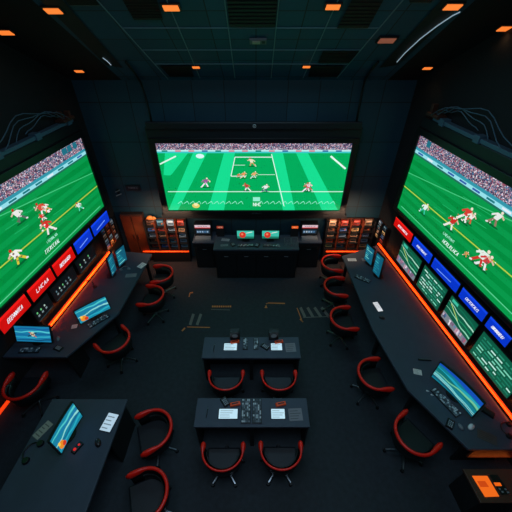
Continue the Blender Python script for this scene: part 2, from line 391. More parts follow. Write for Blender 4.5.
for px, py, h, sh, pa, f_ in ((204, 182, .24, (150, 90, 150), (240, 240, 240), 1), (242.5, 174.5, .16, (240, 150, 90), (230, 210, 180), 1), (253, 161.5, .2, (240, 230, 200), (200, 160, 90), -1), (253, 174.5, .17, (230, 170, 110), (200, 230, 220), 1),
                           (248, 186.5, .2, (200, 60, 60), (240, 240, 240), -1), (264, 187.6, .2, (235, 240, 240), (60, 90, 120), 1), (306, 186.5, .24, (210, 50, 60), (240, 240, 250), 1), (310, 186, .2, (230, 220, 230), (200, 90, 90), -1), (238, 175, .1, (220, 100, 60), (220, 100, 60), 1)):
    pc.player(*Bp(px, py), h, sh, pa, f_)
pc.blob(*Bp(196, 205.5), .09, .065, (225, 210, 110), 4); pc.blob(*Bp(196, 204.3), .05, .04, (245, 240, 180), 4.5)
pc.build('display', M['screen'], t, xf=Matrix.Translation((0, -.006, 0)))
lg = Pic(); lx, lz = -.03, z1+.345
lg.blob(lx, lz, .035, .035, (200, 205, 210), 0, 16); lg.blob(lx, lz, .025, .025, (25, 30, 35), 1, 16); lg.glyphs(lx-.016, lz-.012, .036, .024, 2, (220, 225, 230), 2)
lg.glyphs(-.09, z0-.075, .22, .025, 8, (100, 110, 118), 0)
lg.build('logo', M['prt'], t, xf=Matrix.Translation((0, -.052, 0)))

def side_screen(Mx, pf, s, label):
    rz = LZ if s < 0 else RZ
    t = thing('sports_screen', label, 'screen', Mx.translation, rz)
    xa = pf(501.5-398, 209)[0] if s < 0 else pf(398, 209)[0]      # far end
    q = [pf(102, 207.5), pf(82, 136)] if s < 0 else [pf(398, 209), pf(420, 135)]
    far = (q[0][0]+q[1][0])/2; near = far+(-1 if s < 0 else 1)*(-5.2 if False else 4.9)
    if s < 0: X0, X1 = near, far
    else: X0, X1 = far, near
    z0, z1 = (1.84, 3.375) if s < 0 else (1.98, 3.52)
    hb = MB(); hb.box(X0-.1, X1+.1, .0, .1, z0-.12, z1+.3); hb.build('housing', M['housing'], t, bevel=.015)
    bz = MB()
    for a in ((X0-.1, X1+.1, z1, z1+.12), (X0-.1, X1+.1, z0-.07, z0), (X0-.1, X0, z0, z1), (X1, X1+.1, z0, z1)): bz.box(a[0], a[1], -.04, .01, a[2], a[3])
    bz.build('bezel', M['plastic'], t, bevel=.006)
    pc = Pic(); pc.rect(X0, X1, z0, z1, (0, 140, 62), 0)
    zc = z1-.36
    # mown bands running off in perspective
    n = 13
    for k in range(n):
        if k % 2 == 0:
            zz0 = z0+(zc-z0)*k/n; zz1 = z0+(zc-z0)*(k+1)/n
            sl = .10
            P4 = [(X0, zz0), (X1, zz0), (X1, zz1), (X0, zz1)]
            pc.wave(X0, X1, (zz0+zz1)/2, (zz0+zz1)/2, zz1-zz0, zz1-zz0, (6, 152, 74), 1, .012, k, 24, z0, z1)
    sgn = 1 if s > 0 else -1
    m = (lambda x, y: pf(x, y)) if s > 0 else (lambda x, y: pf(501.5-x, y))
    def cl(p): return (max(X0, min(X1, p[0])), max(z0, min(z1, p[1])))
    def ext(a, b, col, w, L=3):   # line through two surveyed points, carried on to the near end
        A, Bq = m(*a), m(*b); dx = (near-A[0]); k = (Bq[1]-A[1])/(Bq[0]-A[0])
        e = (near, A[1]+k*dx)
        if e[1] < z0: e = (A[0]+(z0-A[1])/k, z0)
        pc.line(cl(A), cl(e), w, col, L)
    ext((404.3, 185.6), (476, 246), (180, 205, 70), .022)
    ext((401.5, 206), (455, 258), (90, 210, 150), .018, 2.6)
    ext((408, 172), (470, 199), (70, 200, 130), .015, 2.6)
    # stand
    pc.rect(X0, X1, zc, z1, (50, 60, 100), 2); pc.crowd(X0, X1, zc+.14, z1, 300, 15, CROWD, 3)
    for i in range(9):
        u = X0+random.random()*(X1-X0-.3); pc.rect(u, u+.12, z1-.13, z1-.02, random.choice([(30, 110, 130), (40, 60, 90), (60, 150, 160)]), 3.5)
    pc.rect(X0, X1, zc+.09, zc+.14, (50, 150, 170), 4); pc.rect(X0, X1, zc+.03, zc+.09, (150, 225, 235), 4); pc.rect(X0, X1, zc, zc+.03, (30, 110, 90), 4)
    for i in range(16): pc.rect(X0+.1+i*.3, X0+.26+i*.3, zc+.045, zc+.075, random.choice([(50, 90, 170), (230, 240, 250), (20, 120, 130)]), 4.4)
    if s > 0: pls = ((424, 207, .25, (225, 240, 235), (60, 200, 170)), (465, 212, .3, (215, 60, 50), (240, 240, 235)), (470, 216, .22, (240, 235, 230), (215, 90, 60)), (451, 220, .3, (205, 45, 35), (235, 235, 225)), (495, 216, .26, (230, 235, 230), (150, 120, 100)), (480, 254, .34, (225, 240, 230), (205, 50, 45)), (484, 259, .3, (210, 60, 60), (230, 240, 235)), (466, 253, .12, (220, 150, 90), (220, 150, 90)))
    else: pls = ((482, 213, .27, (235, 235, 230), (90, 110, 100)), (459, 207, .28, (215, 80, 60), (240, 240, 235)), (455, 206, .2, (240, 235, 230), (230, 150, 70)), (453, 224, .33, (215, 45, 40), (240, 235, 225)), (422, 205, .22, (230, 235, 230), (90, 220, 180)), (483, 253, .32, (240, 240, 235), (220, 200, 60)), (459, 216, .16, (220, 60, 50), (240, 240, 240)))
    for px, py, h, sh, pa in pls: pc.player(*m(px, py), h, sh, pa, sgn, .35, 5)
    a = m(450, 247); pc.glyphs(a[0]-.2, a[1]-.03, .42, .07, 9, WH, 5, slant=.3)
    a = m(449, 239); pc.glyphs(a[0]-.16, a[1]-.0, .3, .05, 8, (170, 245, 215), 5)
    for i in range(10):
        a = m(430+random.random()*60, 196+random.random()*30); pc.line(cl(a), cl((a[0]+sgn*.3, a[1]+.02)), .008, (40, 185, 110), 2.4)
    pc.build('display', M['screen'], t, xf=Matrix.Translation((0, -.006, 0)))
    # mounting rail and clamp along the top edge
    b = MB(); b.box(X0+.2, X1-.05, -.02, .09, z1+.31, z1+.37); 
    for k in range(6): u = X0+.4+k*.85; b.box(u, u+.12, -.04, .1, z1+.29, z1+.4)
    b.build('mounting_rail', M['bracket'], t, bevel=.006)
    e = X1-.25 if s < 0 else X0+.25
    cb = MB(); cb.box(e-.16, e+.16, -.1, .08, z1+.38, z1+.43); cb.box(e-.14, e-.08, -.06, .04, z1+.42, z1+.56); cb.box(e+.08, e+.14, -.06, .04, z1+.42, z1+.52)
    cb.build('clamp', M['darkbrown'], t, bevel=.008)
    for k in range(4):
        u0 = e; path = []
        for i in range(13):
            q = i/12; u = u0+(-1 if s < 0 else 1)*q*(1.0+.3*k)
            path.append((u, -.02-.03*k+.03*math.sin(9*q+k), z1+.42+math.sin(q*PI)*(.16+.05*k)+.03*math.sin(q*14+k*2)))
        MB().tube(path, .007, 6).build('cable', M['bracket'], t, smooth=True)
    return t, near, far
side_screen(LF, Lp, -1, 'large angled sports screen filling the left wall with grandstand and players')
side_screen(RF, Rp, 1, 'large angled sports screen filling the right wall with grandstand and players')

# ------------------------------------------------------------ banners below the side screens
def wall_board(name, Mx, rz, xs, zs, label, cat, group, paint, mt='screen', dep=.07):
    cx = (xs[0]+xs[1])/2; loc = Mx @ Vector((cx, 0, zs[0]))
    t = thing(name, label, cat, loc, rz, group); w = (xs[1]-xs[0])/2; h = zs[1]-zs[0]
    MB().box(-w, w, 0.004, dep+.03, 0, h).build('housing', M['plastic'], t, bevel=.006)
    p = Pic(); paint(p, -w+.015, w-.015, .015, h-.015); p.build('display', M[mt], t)
    return t
def banner(col, n, script=False):
    def f(p, a, b, c, d):
        p.rect(a, b, c, d, col, 0); h = d-c
        lighter = [min(255, q*1.1+12) for q in col]; p.rect(a, b, c+h*.82, d, lighter, 1)
        if n: p.glyphs(a+(b-a)*.22, c+h*.32, (b-a)*.55, h*.26, n*2-1, (235, 235, 245), 2, slant=.35)
        if script: p.line((a+(b-a)*.2, c+h*.3), (a+(b-a)*.75, c+h*.42), h*.08, (120, 160, 255), 2)
    return f
RED = (205, 12, 10); BLU = (4, 52, 200)
def span(pf, a, b): u, v = pf(*a)[0], pf(*b)[0]; return (min(u, v), max(u, v))
Rb = [((396, 216), (413, 236), RED, 7, 'red banner screen at the far end of the right wall'), ((414, 237), (432.5, 257), BLU, 5, 'blue banner screen next to the red one on the right wall'),
      ((434, 258), (461, 285), BLU, 0, 'blue right wall banner screen with faint pale script, second from the red'), ((462.5, 287), (489, 313), BLU, 6, 'blue banner screen above the third right wall monitor'),
      ((490.5, 315), (515, 337), BLU, 8, 'blue banner screen nearest the camera on the right wall')]
zr0, zr1 = 1.55, 1.79
for a, b, c_, n, lb in Rb:
    wall_board('banner_screen', RF, RZ, span(Rp, a, b), (zr0, zr1), lb, 'banner screen', None, banner(c_, n, n == 0))
Lb = [((109, 217), (91, 228.5), BLU, 0, 'blue banner screen at the far end of the left wall'), ((90, 229.5), (71.5, 241.5), BLU, 0, 'blue banner screen beside the red ones on the left wall'),
      ((70, 243), (49, 262), RED, 6, 'red banner screen next to the blue ones on the left wall'), ((48, 263), (23, 287), RED, 3, 'middle red banner screen on the left wall'), ((21.5, 288.5), (-10, 318), RED, 5, 'red banner screen nearest the camera on the left wall')]
zl0, zl1 = 1.42, 1.72
for a, b, c_, n, lb in Lb:
    wall_board('banner_screen', LF, LZ, span(Lp, a, b), (zl0, zl1), lb, 'banner screen', None, banner(c_, n, n == 0))
# right wall monitors
def pitch(kind):
    def f(p, a, b, c, d):
        w, h = b-a, d-c; p.rect(a, b, c, d, (10, 88, 66), 0)
        if kind == 'list':
            for i in range(7):
                zz = c+h*(.1+.12*i); x = a+w*.06
                while x < b-.1*w:
                    l = random.uniform(.05, .22)*w; p.rect(x, min(b-.02, x+l), zz, zz+h*.05, random.choice([(120, 210, 180), (40, 140, 110), (190, 235, 220), (30, 120, 95)]), 1); x += l+.03*w
        else:
            p.poly([(a, c), (b, c), (b, c+h*.22), (a, c+h*.3)], (120, 130, 140), 1)
            for i in range(26): u = a+random.random()*w*.92; p.rect(u, u+w*.05, c+h*random.random()*.18, c+h*(.2+random.random()*.05), random.choice(CROWD), 1.5)
            for i in range(4):
                p.wave(a, b, c+h*(.52+.13*i), c+h*(.34+.15*i), h*.02, h*.06, [(140, 215, 180), (30, 140, 95), (170, 225, 200), (16, 110, 80)][i], 2+.2*i, h*.025, i, zlo=c, zhi=d)
            p.line((a+w*.1, c+h*.75), (a+w*.5, c+h*.45), h*.03, (200, 220, 120), 3); p.rect(a+w*.08, a+w*.3, c+h*.84, c+h*.95, (60, 190, 160), 3)
    return f
for k, (a, b, z_, kind, lb) in enumerate((((395.5, 261), (414, 281), (.93, 1.49), 'pitch', 'wall monitor with pitch picture at the far end of the right wall'), ((416, 284), (438, 310), (.93, 1.49), 'list', 'wall monitor with rows of green text lines, second of the right wall row'),
        ((441, 314), (468, 342), (.93, 1.49), 'pitch', 'wall monitor with pitch and grey stand, third of the right wall row'), ((471.5, 347), (512, 395), (.93, 1.49), 'list', 'large wall monitor with teal text rows nearest the camera on the right wall'))):
    wall_board('wall_monitor', RF, RZ, span(Rp, a, b), z_, lb, 'monitor', None, pitch(kind))
# left wall dark boards
def dark(n):
    def f(p, a, b, c, d):
        w, h = b-a, d-c; p.rect(a, b, c, d, (8, 14, 18), 0); p.line((a+.02, c+h*.06), (b-.02, c+h*.06), .006, (50, 100, 110), 1)
        for i in range(n):
            u = a+w*(.15+.7*i/n); p.blob(u, c+h*.58, .018, .024, random.choice([(170, 190, 180), (100, 190, 120), (90, 120, 130)]), 1, 7); p.rect(u-.012, u+.03, c+h*.3, c+h*.42, (120, 140, 145), 1)
    return f
for a, b, n, lb in (((50, 292), (74, 268), 5, 'dark status panel with small icons under the first red left wall banner'), ((76, 266), (94, 247), 3, 'dark status panel with green icons under the left blue banners'), ((32, 313), (48, 294), 3, 'dark status panel with grey icons under the middle red left wall banner')):
    wall_board('status_panel', LF, LZ, span(Lp, a, b), (1.02, 1.36), lb, 'screen', None, dark(n))

# ------------------------------------------------------------ LED strips
def led(pts, label, r=.022, m='led'):
    mb = MB().tube(pts, r, 8); return tag(mb.build('led_strip', M[m], smooth=True), label, 'light strip')
def wpt(Mx, x, off, z): return Mx @ Vector((x, off, z))
led([wpt(RF, Rp(378, 245)[0], -.0, .80), wpt(RF, 4.6, -.0, .80)], 'long orange light strip along the right wall behind the counter', .026)
led([wpt(LF, Lp(109, 253)[0], -.0, .80), wpt(LF, Lp(50, 326)[0], -.0, .80)], 'orange light strip along the left wall behind the desk', .034, 'leddim')
led([P(-14, 430, .05), P(13, 395, .05)], 'orange light strip low on the left wall past the corner desk', .03)
zs = Bp(256, 251.5)[1]
led([(B(143, 251.5)).to_tuple(), B(189, 251.5).to_tuple()], 'orange light strip under the left display rack', .016)
led([B(326, 251.5).to_tuple(), B(366, 251.5).to_tuple()], 'orange light strip under the right display rack', .016)
def arealight(name, loc, rot, sx, sy, e, col):
    l = bpy.data.lights.new(name, 'AREA'); l.shape = 'RECTANGLE'; l.size = sx; l.size_y = sy; l.energy = e; l.color = col
    o = bpy.data.objects.new(name, l); C.objects.link(o); o.location = loc; o.rotation_euler = rot; return o

# ------------------------------------------------------------ racks of boxed goods on the back wall
PAL = [(190, 150, 120), (70, 110, 180), (210, 80, 40), (130, 160, 190), (100, 70, 60), (235, 190, 130), (50, 100, 130), (150, 50, 40)]
cname = ['tan', 'blue', 'rust red', 'grey blue', 'dark brown', 'cream', 'dark teal', 'maroon']
ordw = ['top', 'second', 'third', 'fourth', 'bottom']
def make_cards():
    out = []
    for c_ in PAL:
        p = Pic(); w, h = .085, .15
        p.col = c_; p.box(-w, w, 0, .045, 0, h)
        p.rect(-w, w, 0, h, c_, 1); p.rect(-w*.8, w*.8, h*.62, h*.85, [min(255, q+70) for q in c_], 2)
        p.rect(-w*.7, w*.2, h*.2, h*.45, [q*.45 for q in c_], 2); p.blob(w*.45, h*.32, .022, .022, (220, 120, 60) if c_[0] < 120 else (60, 90, 110), 2.5)
        out.append(p)
    return out
cards = make_cards(); cardmesh = [None]*len(PAL)
def put_card(k, Mx, rz, x, y, z, label, group, s=1.0):
    loc = Mx @ Vector((x, y, z))
    if cardmesh[k] is None:
        o = cards[k].build('boxed_item', M['prt']); cardmesh[k] = o.data
    else:
        o = bpy.data.objects.new('boxed_item', cardmesh[k]); C.objects.link(o)
    o.location = loc; o.rotation_euler = (0, 0, rz); o.scale = (s, s, s*.9 if s < 1 else 1); tag(o, label, 'box', group)
def rack(Mx, rz, xs, zs, ncol, nrow, label, where, divm, back='darkbrown', dep=.2, sc_=1.0, dy=.07):
    cx = (xs[0]+xs[1])/2; t = thing('display_rack', label, 'rack', Mx @ Vector((cx, 0, zs[0])), rz); w = (xs[1]-xs[0])/2; h = zs[1]-zs[0]
    MB().box(-w, w, dep-.02, dep, 0, h).build('back_panel', M[back], t)
    for i in range(ncol+1):
        u = -w+2*w*i/ncol; MB().box(u-.02, u+.02, 0, dep-.02, 0, h).build('divider', M[divm] if 0 < i < ncol else M['body'], t, bevel=.003)
    for j in range(nrow):
        zz = h*j/nrow; m_ = MB()
        for i in range(ncol): a = -w+2*w*i/ncol+.021; m_.box(a, a+2*w/ncol-.042, .01, dep-.02, zz, zz+.015)
        m_.build('shelf', M['body'], t)
    for j in range(nrow):
        for i in range(ncol):
            u = cx-w+2*w*(i+.5)/ncol; zz = zs[0]+h*j/nrow+.016
            k = random.randrange(len(PAL))
            put_card(k, Mx, rz, u, dy+random.random()*.03*sc_, zz, '%s boxed item, %s shelf, column %s of the %s' % (cname[k], ordw[nrow-1-j] if nrow == 5 else ['top', 'second', 'third', 'bottom'][nrow-1-j], ['one', 'two', 'three', 'four', 'five'][i], where), 'boxed items on the '+where, sc_)
    return t
a, b = Bp(143, 222), Bp(189, 249)
rack(BF, 0, (a[0], b[0]), (zs+.06, 1.27), 4, 5, 'dark display rack with glowing orange dividers left of the service counters', 'left back rack', 'brown')
c_, d = Bp(328, 222), Bp(369, 249)
rack(BF, 0, (c_[0], d[0]), (zs+.06, 1.27), 4, 5, 'dark display rack with orange dividers right of the service counters', 'right back rack', 'brown')
for x0_, x1_, lb in ((a[0], b[0], 'low dark plinth carrying the left display rack'), (c_[0], d[0], 'low dark plinth carrying the right display rack')):
    tag(MB().box(x0_, x1_, 6.5145, 6.74, 0, zs+.055).build('plinth', M['body'], bevel=.01), lb, 'plinth')
# left wall magazine board near the corner
xs = (Lp(104, 240)[0], Lp(125, 240)[0]); xs = (xs[0], min(xs[1], .78))
rack(LF, LZ, xs, (.84, 1.4), 3, 4, 'wall rack of red and dark cards at the far end of the left wall', 'left wall rack', 'brown', dep=.11, sc_=(xs[1]-xs[0])/3/.24, dy=.02)
xs = (-1.05, -.55)
rack(RF, RZ, xs, (.84, 1.3), 2, 4, 'small dark wall rack at the far end of the right wall', 'right corner rack', 'body', dep=.11, sc_=.72, dy=.02)
# brown lit cupboard in the left back corner
x0_ = -3.33; x1_ = a[0]-.03
t = thing('corner_cupboard', 'tall brown wooden cupboard glowing orange in the left back corner', 'cupboard', ((x0_+x1_)/2, 6.6, 0)); w = (x1_-x0_)/2
MB().box(-w, w, 0, .14, 0, 1.42).build('body', M['darkbrown'], t, bevel=.005)
for s in (-1, 1):
    dr = MB().box(min(s*.012, s*(w-.01)), max(s*.012, s*(w-.01)), -.025, 0, .05, 1.38).build('door', M['brown'], t, bevel=.005)
    MB().box(s*.05-.008, s*.05+.008, -.045, -.025, .7, .85).build('handle', M['steel'], dr)
t = thing('figurine', 'orange lit ornament sitting on top of the left display rack', 'ornament', (B(150, 220).x, 6.6, 1.275))
MB().disc(0, 0, 0, .12, .03, .11).build('base', M['darkbrown'], t); MB().dome(-.03, 0, .03, .09, .05, .09).dome(.07, 0, .03, .05, .04, .06).build('figure', mat('amber', (215, 130, 60), .5), t, smooth=True)
# small wall sign, and pale fixture
t = thing('wall_sign', 'small black wall sign with tiny grey lettering left of the central screen', 'sign', B(133, 188, 6.72))
MB().box(-.17, .17, 0, .025, -.07, .07).build('plate', M['housing'], t)
p = Pic(); p.glyphs(-.12, -.02, .24, .045, 6, (120, 125, 130), 0); p.build('lettering', M['prt'], t, xf=Matrix.Translation((0, -.002, 0)))
t = thing('wall_bracket', 'small pale bracket with two arms on the dark wall beside the left screen', 'bracket', B(118, 193, 6.7))
MB().box(-.03, .03, .02, .05, -.08, .08).build('plate', M['housing'], t)
MB().tube([(-.05, -.02, .03), (.06, .02, .07)], .012, 6).tube([(-.05, -.04, -.06), (.07, .02, -.03)], .014, 6).build('arm', M['greyp'], t)

# ------------------------------------------------------------ monitors
def desk_picture(kind):
    def f(p, w, h):
        sky = [(40, 150, 190), (20, 110, 160), (60, 190, 200)]
        kw = dict(zlo=0, zhi=h)
        if kind == 'aerial':   # coast seen from above
            p.rect(-w, w, 0, h, (18, 120, 140), 0)
            p.wave(-w, w, h*.95, h*.92, h*.12, h*.3, (20, 80, 180), 1, h*.02, 0, **kw)
            p.wave(-w, w, h*.7, h*.62, h*.05, h*.22, (30, 160, 185), 1.3, h*.03, 1, **kw); p.wave(-w, w, h*.62, h*.42, h*.2, h*.12, (14, 110, 110), 1.6, h*.04, 2, **kw)
            p.wave(-w, w, h*.45, h*.55, h*.03, h*.14, (110, 190, 150), 1.9, h*.04, 2.6, **kw); p.wave(-w, w, h*.3, h*.2, h*.12, h*.05, (110, 200, 200), 2.2, h*.03, .5, **kw)
            p.wave(-w, w, h*.12, h*.08, h*.1, h*.16, (12, 90, 110), 2.5, h*.03, .9, **kw); p.wave(-w, w, h*.22, h*.12, h*.03, h*.03, (170, 225, 220), 2.8, h*.02, .5, **kw)
        if kind == 'dive':
            p.rect(-w, w, 0, h, (24, 120, 165), 0)
            for i in range(5): p.wave(-w, w, h*(.08+.19*i), h*(.16+.17*i), h*.05, h*.1, [(14, 80, 120), (50, 170, 195), (20, 100, 150), (80, 200, 210), (20, 90, 150)][i], 1+.2*i, h*.03, i*1.3, **kw)
            p.blob(0, h*.5, w*.14, h*.16, (190, 210, 180), 3); p.line((-w*.3, h*.35), (w*.25, h*.6), h*.06, (30, 60, 80), 3.5); p.line((-w*.2, h*.65), (w*.2, h*.3), h*.05, (200, 90, 60), 3.7)
        if kind == 'game':
            p.rect(-w, w, 0, h, (24, 130, 160), 0)
            for i in range(5): p.wave(-w, w, h*(.1+.18*i), h*(.22+.15*i), h*.05, h*.13, [(40, 170, 190), (20, 100, 140), (140, 215, 210), (30, 120, 170), (80, 200, 200)][i], 1+.2*i, h*.035, i*1.7, **kw)
            p.blob(-w*.7, h*.25, w*.2, h*.2, (235, 140, 40), 3); p.blob(-w*.55, h*.15, w*.12, h*.12, (210, 60, 30), 3.5); p.blob(-w*.8, h*.4, w*.08, h*.1, (240, 200, 80), 3.7)
        if kind == 'red':
            p.rect(-w, w, 0, h, (60, 190, 170), 0); p.poly([(-w, 0), (w, 0), (w, h*.25), (-w, h*.3)], (30, 120, 100), 1)
            p.blob(-w*.35, h*.48, w*.4, h*.4, (210, 50, 35), 3, 12); p.blob(-w*.4, h*.55, w*.15, h*.15, (240, 130, 90), 3.5); p.line((w*.1, h*.7), (w*.8, h*.85), h*.08, (230, 240, 230), 3.7)
        if kind == 'chart':
            p.rect(-w, w, 0, h, (16, 90, 115), 0)
            for i in range(7): p.rect(-w*.85, -w*.85+w*(.5+random.random()*1.1), h*(.1+.12*i), h*(.15+.12*i), random.choice([(60, 180, 190), (120, 210, 205), (30, 130, 150)]), 1)
    return f
def monitor(bl_, br_, tl, tr, zb, zt, kind, label, curved=0, ztop=.78):
    b0, b1 = P(*bl_, zb), P(*br_, zb)
    if zt is None:    # height at which the photo's upper edge stands nearly plumb over the lower one
        best = min((((P(*tl, z_)+P(*tr, z_)-b0-b1).xy.length, z_) for z_ in [zb+.2+.01*k for k in range(50)])); zt = best[1]
        print('MON', label[:40], round(zt, 2), best[0])
    t0, t1 = P(*tl, zt), P(*tr, zt)
    r = ((b1-b0)+(t1-t0))/2; r.z = 0; w = r.length/2; r.normalize()
    mb_, mt_ = (b0+b1)/2, (t0+t1)/2; up = mt_-mb_; up -= r*up.dot(r); h = up.length
    back = Vector((-r.y, r.x, 0)); tilt = math.atan2(up.dot(back), up.z); tilt = max(-.1, min(.55, tilt))
    rz = math.atan2(r.y, r.x)
    t = thing('computer_monitor', label, 'monitor', (mb_.x, mb_.y, ztop), rz)
    e = zb-ztop
    def bend(v):   # tilt back, and curve about the upright axis
        x, y, z = v; y2 = y-curved*x*x
        return (x, y2*math.cos(tilt)+z*math.sin(tilt), e+z*math.cos(tilt)-y2*math.sin(tilt))
    N = 12 if curved else 1
    hs = MB()
    for i in range(N):
        a, b = -w-.015+(2*w+.03)*i/N, -w-.015+(2*w+.03)*(i+1)/N; hs.box(a, b, .004, .035, -.015, h+.015)
    hs.v = [bend(v) for v in hs.v]; hs.build('housing', M['plastic'], t)
    p = Pic(); desk_picture(kind)(p, w, h)
    if curved:   # cut along x so that the picture follows the curve
        fs, cs = p.f, p.c; q = Pic()
        for f, c in zip(fs, cs):
            pts = [p.v[i] for i in f]; yy = pts[0][1]
            for i in range(N):
                a, b = -w+2*w*i/N, -w+2*w*(i+1)/N; poly = pts
                for side, lim in ((1, a), (-1, b)):
                    out = []
                    for k in range(len(poly)):
                        A, Bv = poly[k], poly[(k+1) % len(poly)]; da, db = side*(A[0]-lim), side*(Bv[0]-lim)
                        if da >= 0: out.append(A)
                        if (da >= 0) != (db >= 0):
                            u = da/(da-db); out.append(tuple(A[j]+(Bv[j]-A[j])*u for j in range(3)))
                    poly = out
                    if len(poly) < 3: break
                if len(poly) >= 3: q.face(poly, c)
        p = q
    p.v = [bend(v) for v in p.v]; p.build('display', M['screen'], t)
    yb = .04
    MB().tube([(0, yb+.05, .01), (0, yb+.05, e+h*.3), bend((0, .04, h*.45))], .014, 8).build('stand', M['plastic'], t)
    MB().disc(0, yb+.05, 0.0, .1, .012, .095, 20, sx=1.2).build('base', M['plastic'], t)
    return t

# ------------------------------------------------------------ desks
ZT = .75
def desk(name, pts, label, legs, panels, loc):
    t = thing(name, label, 'desk', (loc[0], loc[1], 0)); inv = Matrix.Translation((-loc[0], -loc[1], 0))
    MB().prism(pts, ZT-.045, ZT).build('desktop', M['desk'], t, bevel=.006, xf=inv)
    for q in panels:   # (p0,p1,thickness)
        (xa, ya), (xb, yb) = q; d = Vector((xb-xa, yb-ya)); n = Vector((-d.y, d.x)).normalized()*.015
        MB().prism([(xa+n.x, ya+n.y), (xb+n.x, yb+n.y), (xb-n.x, yb-n.y), (xa-n.x, ya-n.y)], 0.0, ZT-.046).build('side_panel', M['body'], t, xf=inv)
    for x, y in legs: MB().box(x-.03, x+.03, y-.03, y+.03, 0, ZT-.046).build('leg', M['plastic'], t, bevel=.004, xf=inv)
    return t
dr = [tuple(P(342, 256)[:2]), tuple(P(373, 330)[:2]), tuple(P(408, 390)[:2]), tuple(P(469, 449.5)[:2])]
yw = dr[3][1]; g = .03
DR = dr+[(wx(1, yw)-g, yw), (wx(1, 6.25)-g, 6.25)]
desk('wall_counter', DR, 'long charcoal counter desk running down the right wall', [(dr[0][0]+.12, dr[0][1]-.1), (2.32, 3.65), (2.55, 2.55)], [((2.95, yw+.14), (wx(1, yw)-.1, yw+.14)), ((2.7, 5.8), (2.7, 5.0)), ((2.75, 4.2), (2.75, 3.4)), ((2.95, 2.9), (3.1, 2.2))], (2.6, 4))
dl = [tuple(P(152, 254)[:2]), tuple(P(118, 314)[:2]), tuple(P(66, 357)[:2]), (wx(-1, P(66, 357).y, WOL)+g, P(66, 357).y), (wx(-1, 3.69, WOL)+g, 3.69), (wx(-1, 3.69)+g, 3.69), (wx(-1, 6.05)+g, 6.05)]
desk('corner_desk', dl, 'long charcoal corner desk running along the left wall', [(dl[0][0]-.12, dl[0][1]-.15), (dl[1][0]-.12, dl[1][1]+.02)], [((dl[2][0]-.04, dl[2][1]+.06), (dl[2][0]-.04, dl[2][1]+.45)), ((-3.35, 5.6), (-3.2, 4.9)), ((-3.2, 4.6), (-3.3, 4.0))], (-3.1, 4.5))
b = [tuple(P(52, 399)[:2]), tuple(P(127, 399)[:2])]
xl, xr, yk = -3.08, -1.97, P(90, 399).y
desk('front_desk', [(xl, yk), (xr+.03, yk), (xr-.06, .35), (xl-.1, .35)], 'charcoal desk standing alone at the bottom left corner', [(xl+.1, .45), (xr-.16, .45)], [((xl+.03, yk-.05), (xl+.03, yk-.6)), ((xr-.03, yk-.05), (xr-.05, yk-.6)), ((xl+.06, yk-.1), (xr-.08, yk-.1))], (-2.5, 1.4))
def cdesk(tl, tr, brr, bll, label):
    q = [P(*tl), P(*tr), P(*brr), P(*bll)]; x0, x1 = (q[0].x+q[3].x)/2, (q[1].x+q[2].x)/2; y1, y0 = (q[0].y+q[1].y)/2, (q[2].y+q[3].y)/2; xm = (x0+x1)/2
    desk('double_desk', [(x0, y0), (x1, y0), (x1, y1), (x0, y1)], label, [(xm, y0+.06), (xm, y1-.12)], [((x0+.03, y0+.02), (x0+.03, y1-.02)), ((x1-.03, y0+.02), (x1-.03, y1-.02)), ((x0+.05, y1-.05), (x1-.05, y1-.05))], (xm, (y0+y1)/2))
    return x0, x1, y0, y1
cdesk((198, 398), (306, 398), (310.7, 427), (193, 427), 'two-seat charcoal desk in the middle of the floor, the one nearer the camera')
cdesk((204, 337), (298, 337), (301.5, 358), (202, 358), 'two-seat charcoal desk in the middle of the floor, the one nearer the big screen')

# service counters
def counter(x0, x1, y0, y1, z, label, doors, lip=.06):
    cx = (x0+x1)/2; t = thing('service_counter', label, 'counter', (cx, (y0+y1)/2, 0)); w = (x1-x0)/2; d = (y1-y0)/2
    MB().box(-w, w, -d, d, z-.05, z).build('countertop', M['desk'], t, bevel=.006)
    MB().box(-w+lip*.4, w-lip*.4, -d+lip, d, .0, z-.051).build('body', M['body'], t, bevel=.004)
    MB().box(-w+.01, w-.01, -d+.01, -d+.03, z-.16, z-.051).build('apron', M['housing'], t)
    for k in range(doors):
        a = -w+.05+(2*w-.1)*k/doors; e = (2*w-.1)/doors
        dd = MB().box(a+.008, a+e-.008, -d+lip-.018, -d+lip-.001, .06, z-.2).build('door', M['housing'], t, bevel=.004)
        MB().box(a+e/2-.05, a+e/2+.05, -d+lip-.03, -d+lip-.018, z-.25, z-.238).build('handle', M['greyp'], dd)
    return t
counter(-1.0, 1.01, 5.82, 6.42, .95, 'wide black central service counter below the back screen', 4)
counter(-1.56, -1.02, 6.22, 6.72, .86, 'narrow black side counter left of the central service counter', 1)
counter(1.03, 1.62, 6.22, 6.72, .86, 'narrow black side counter right of the central service counter', 1)

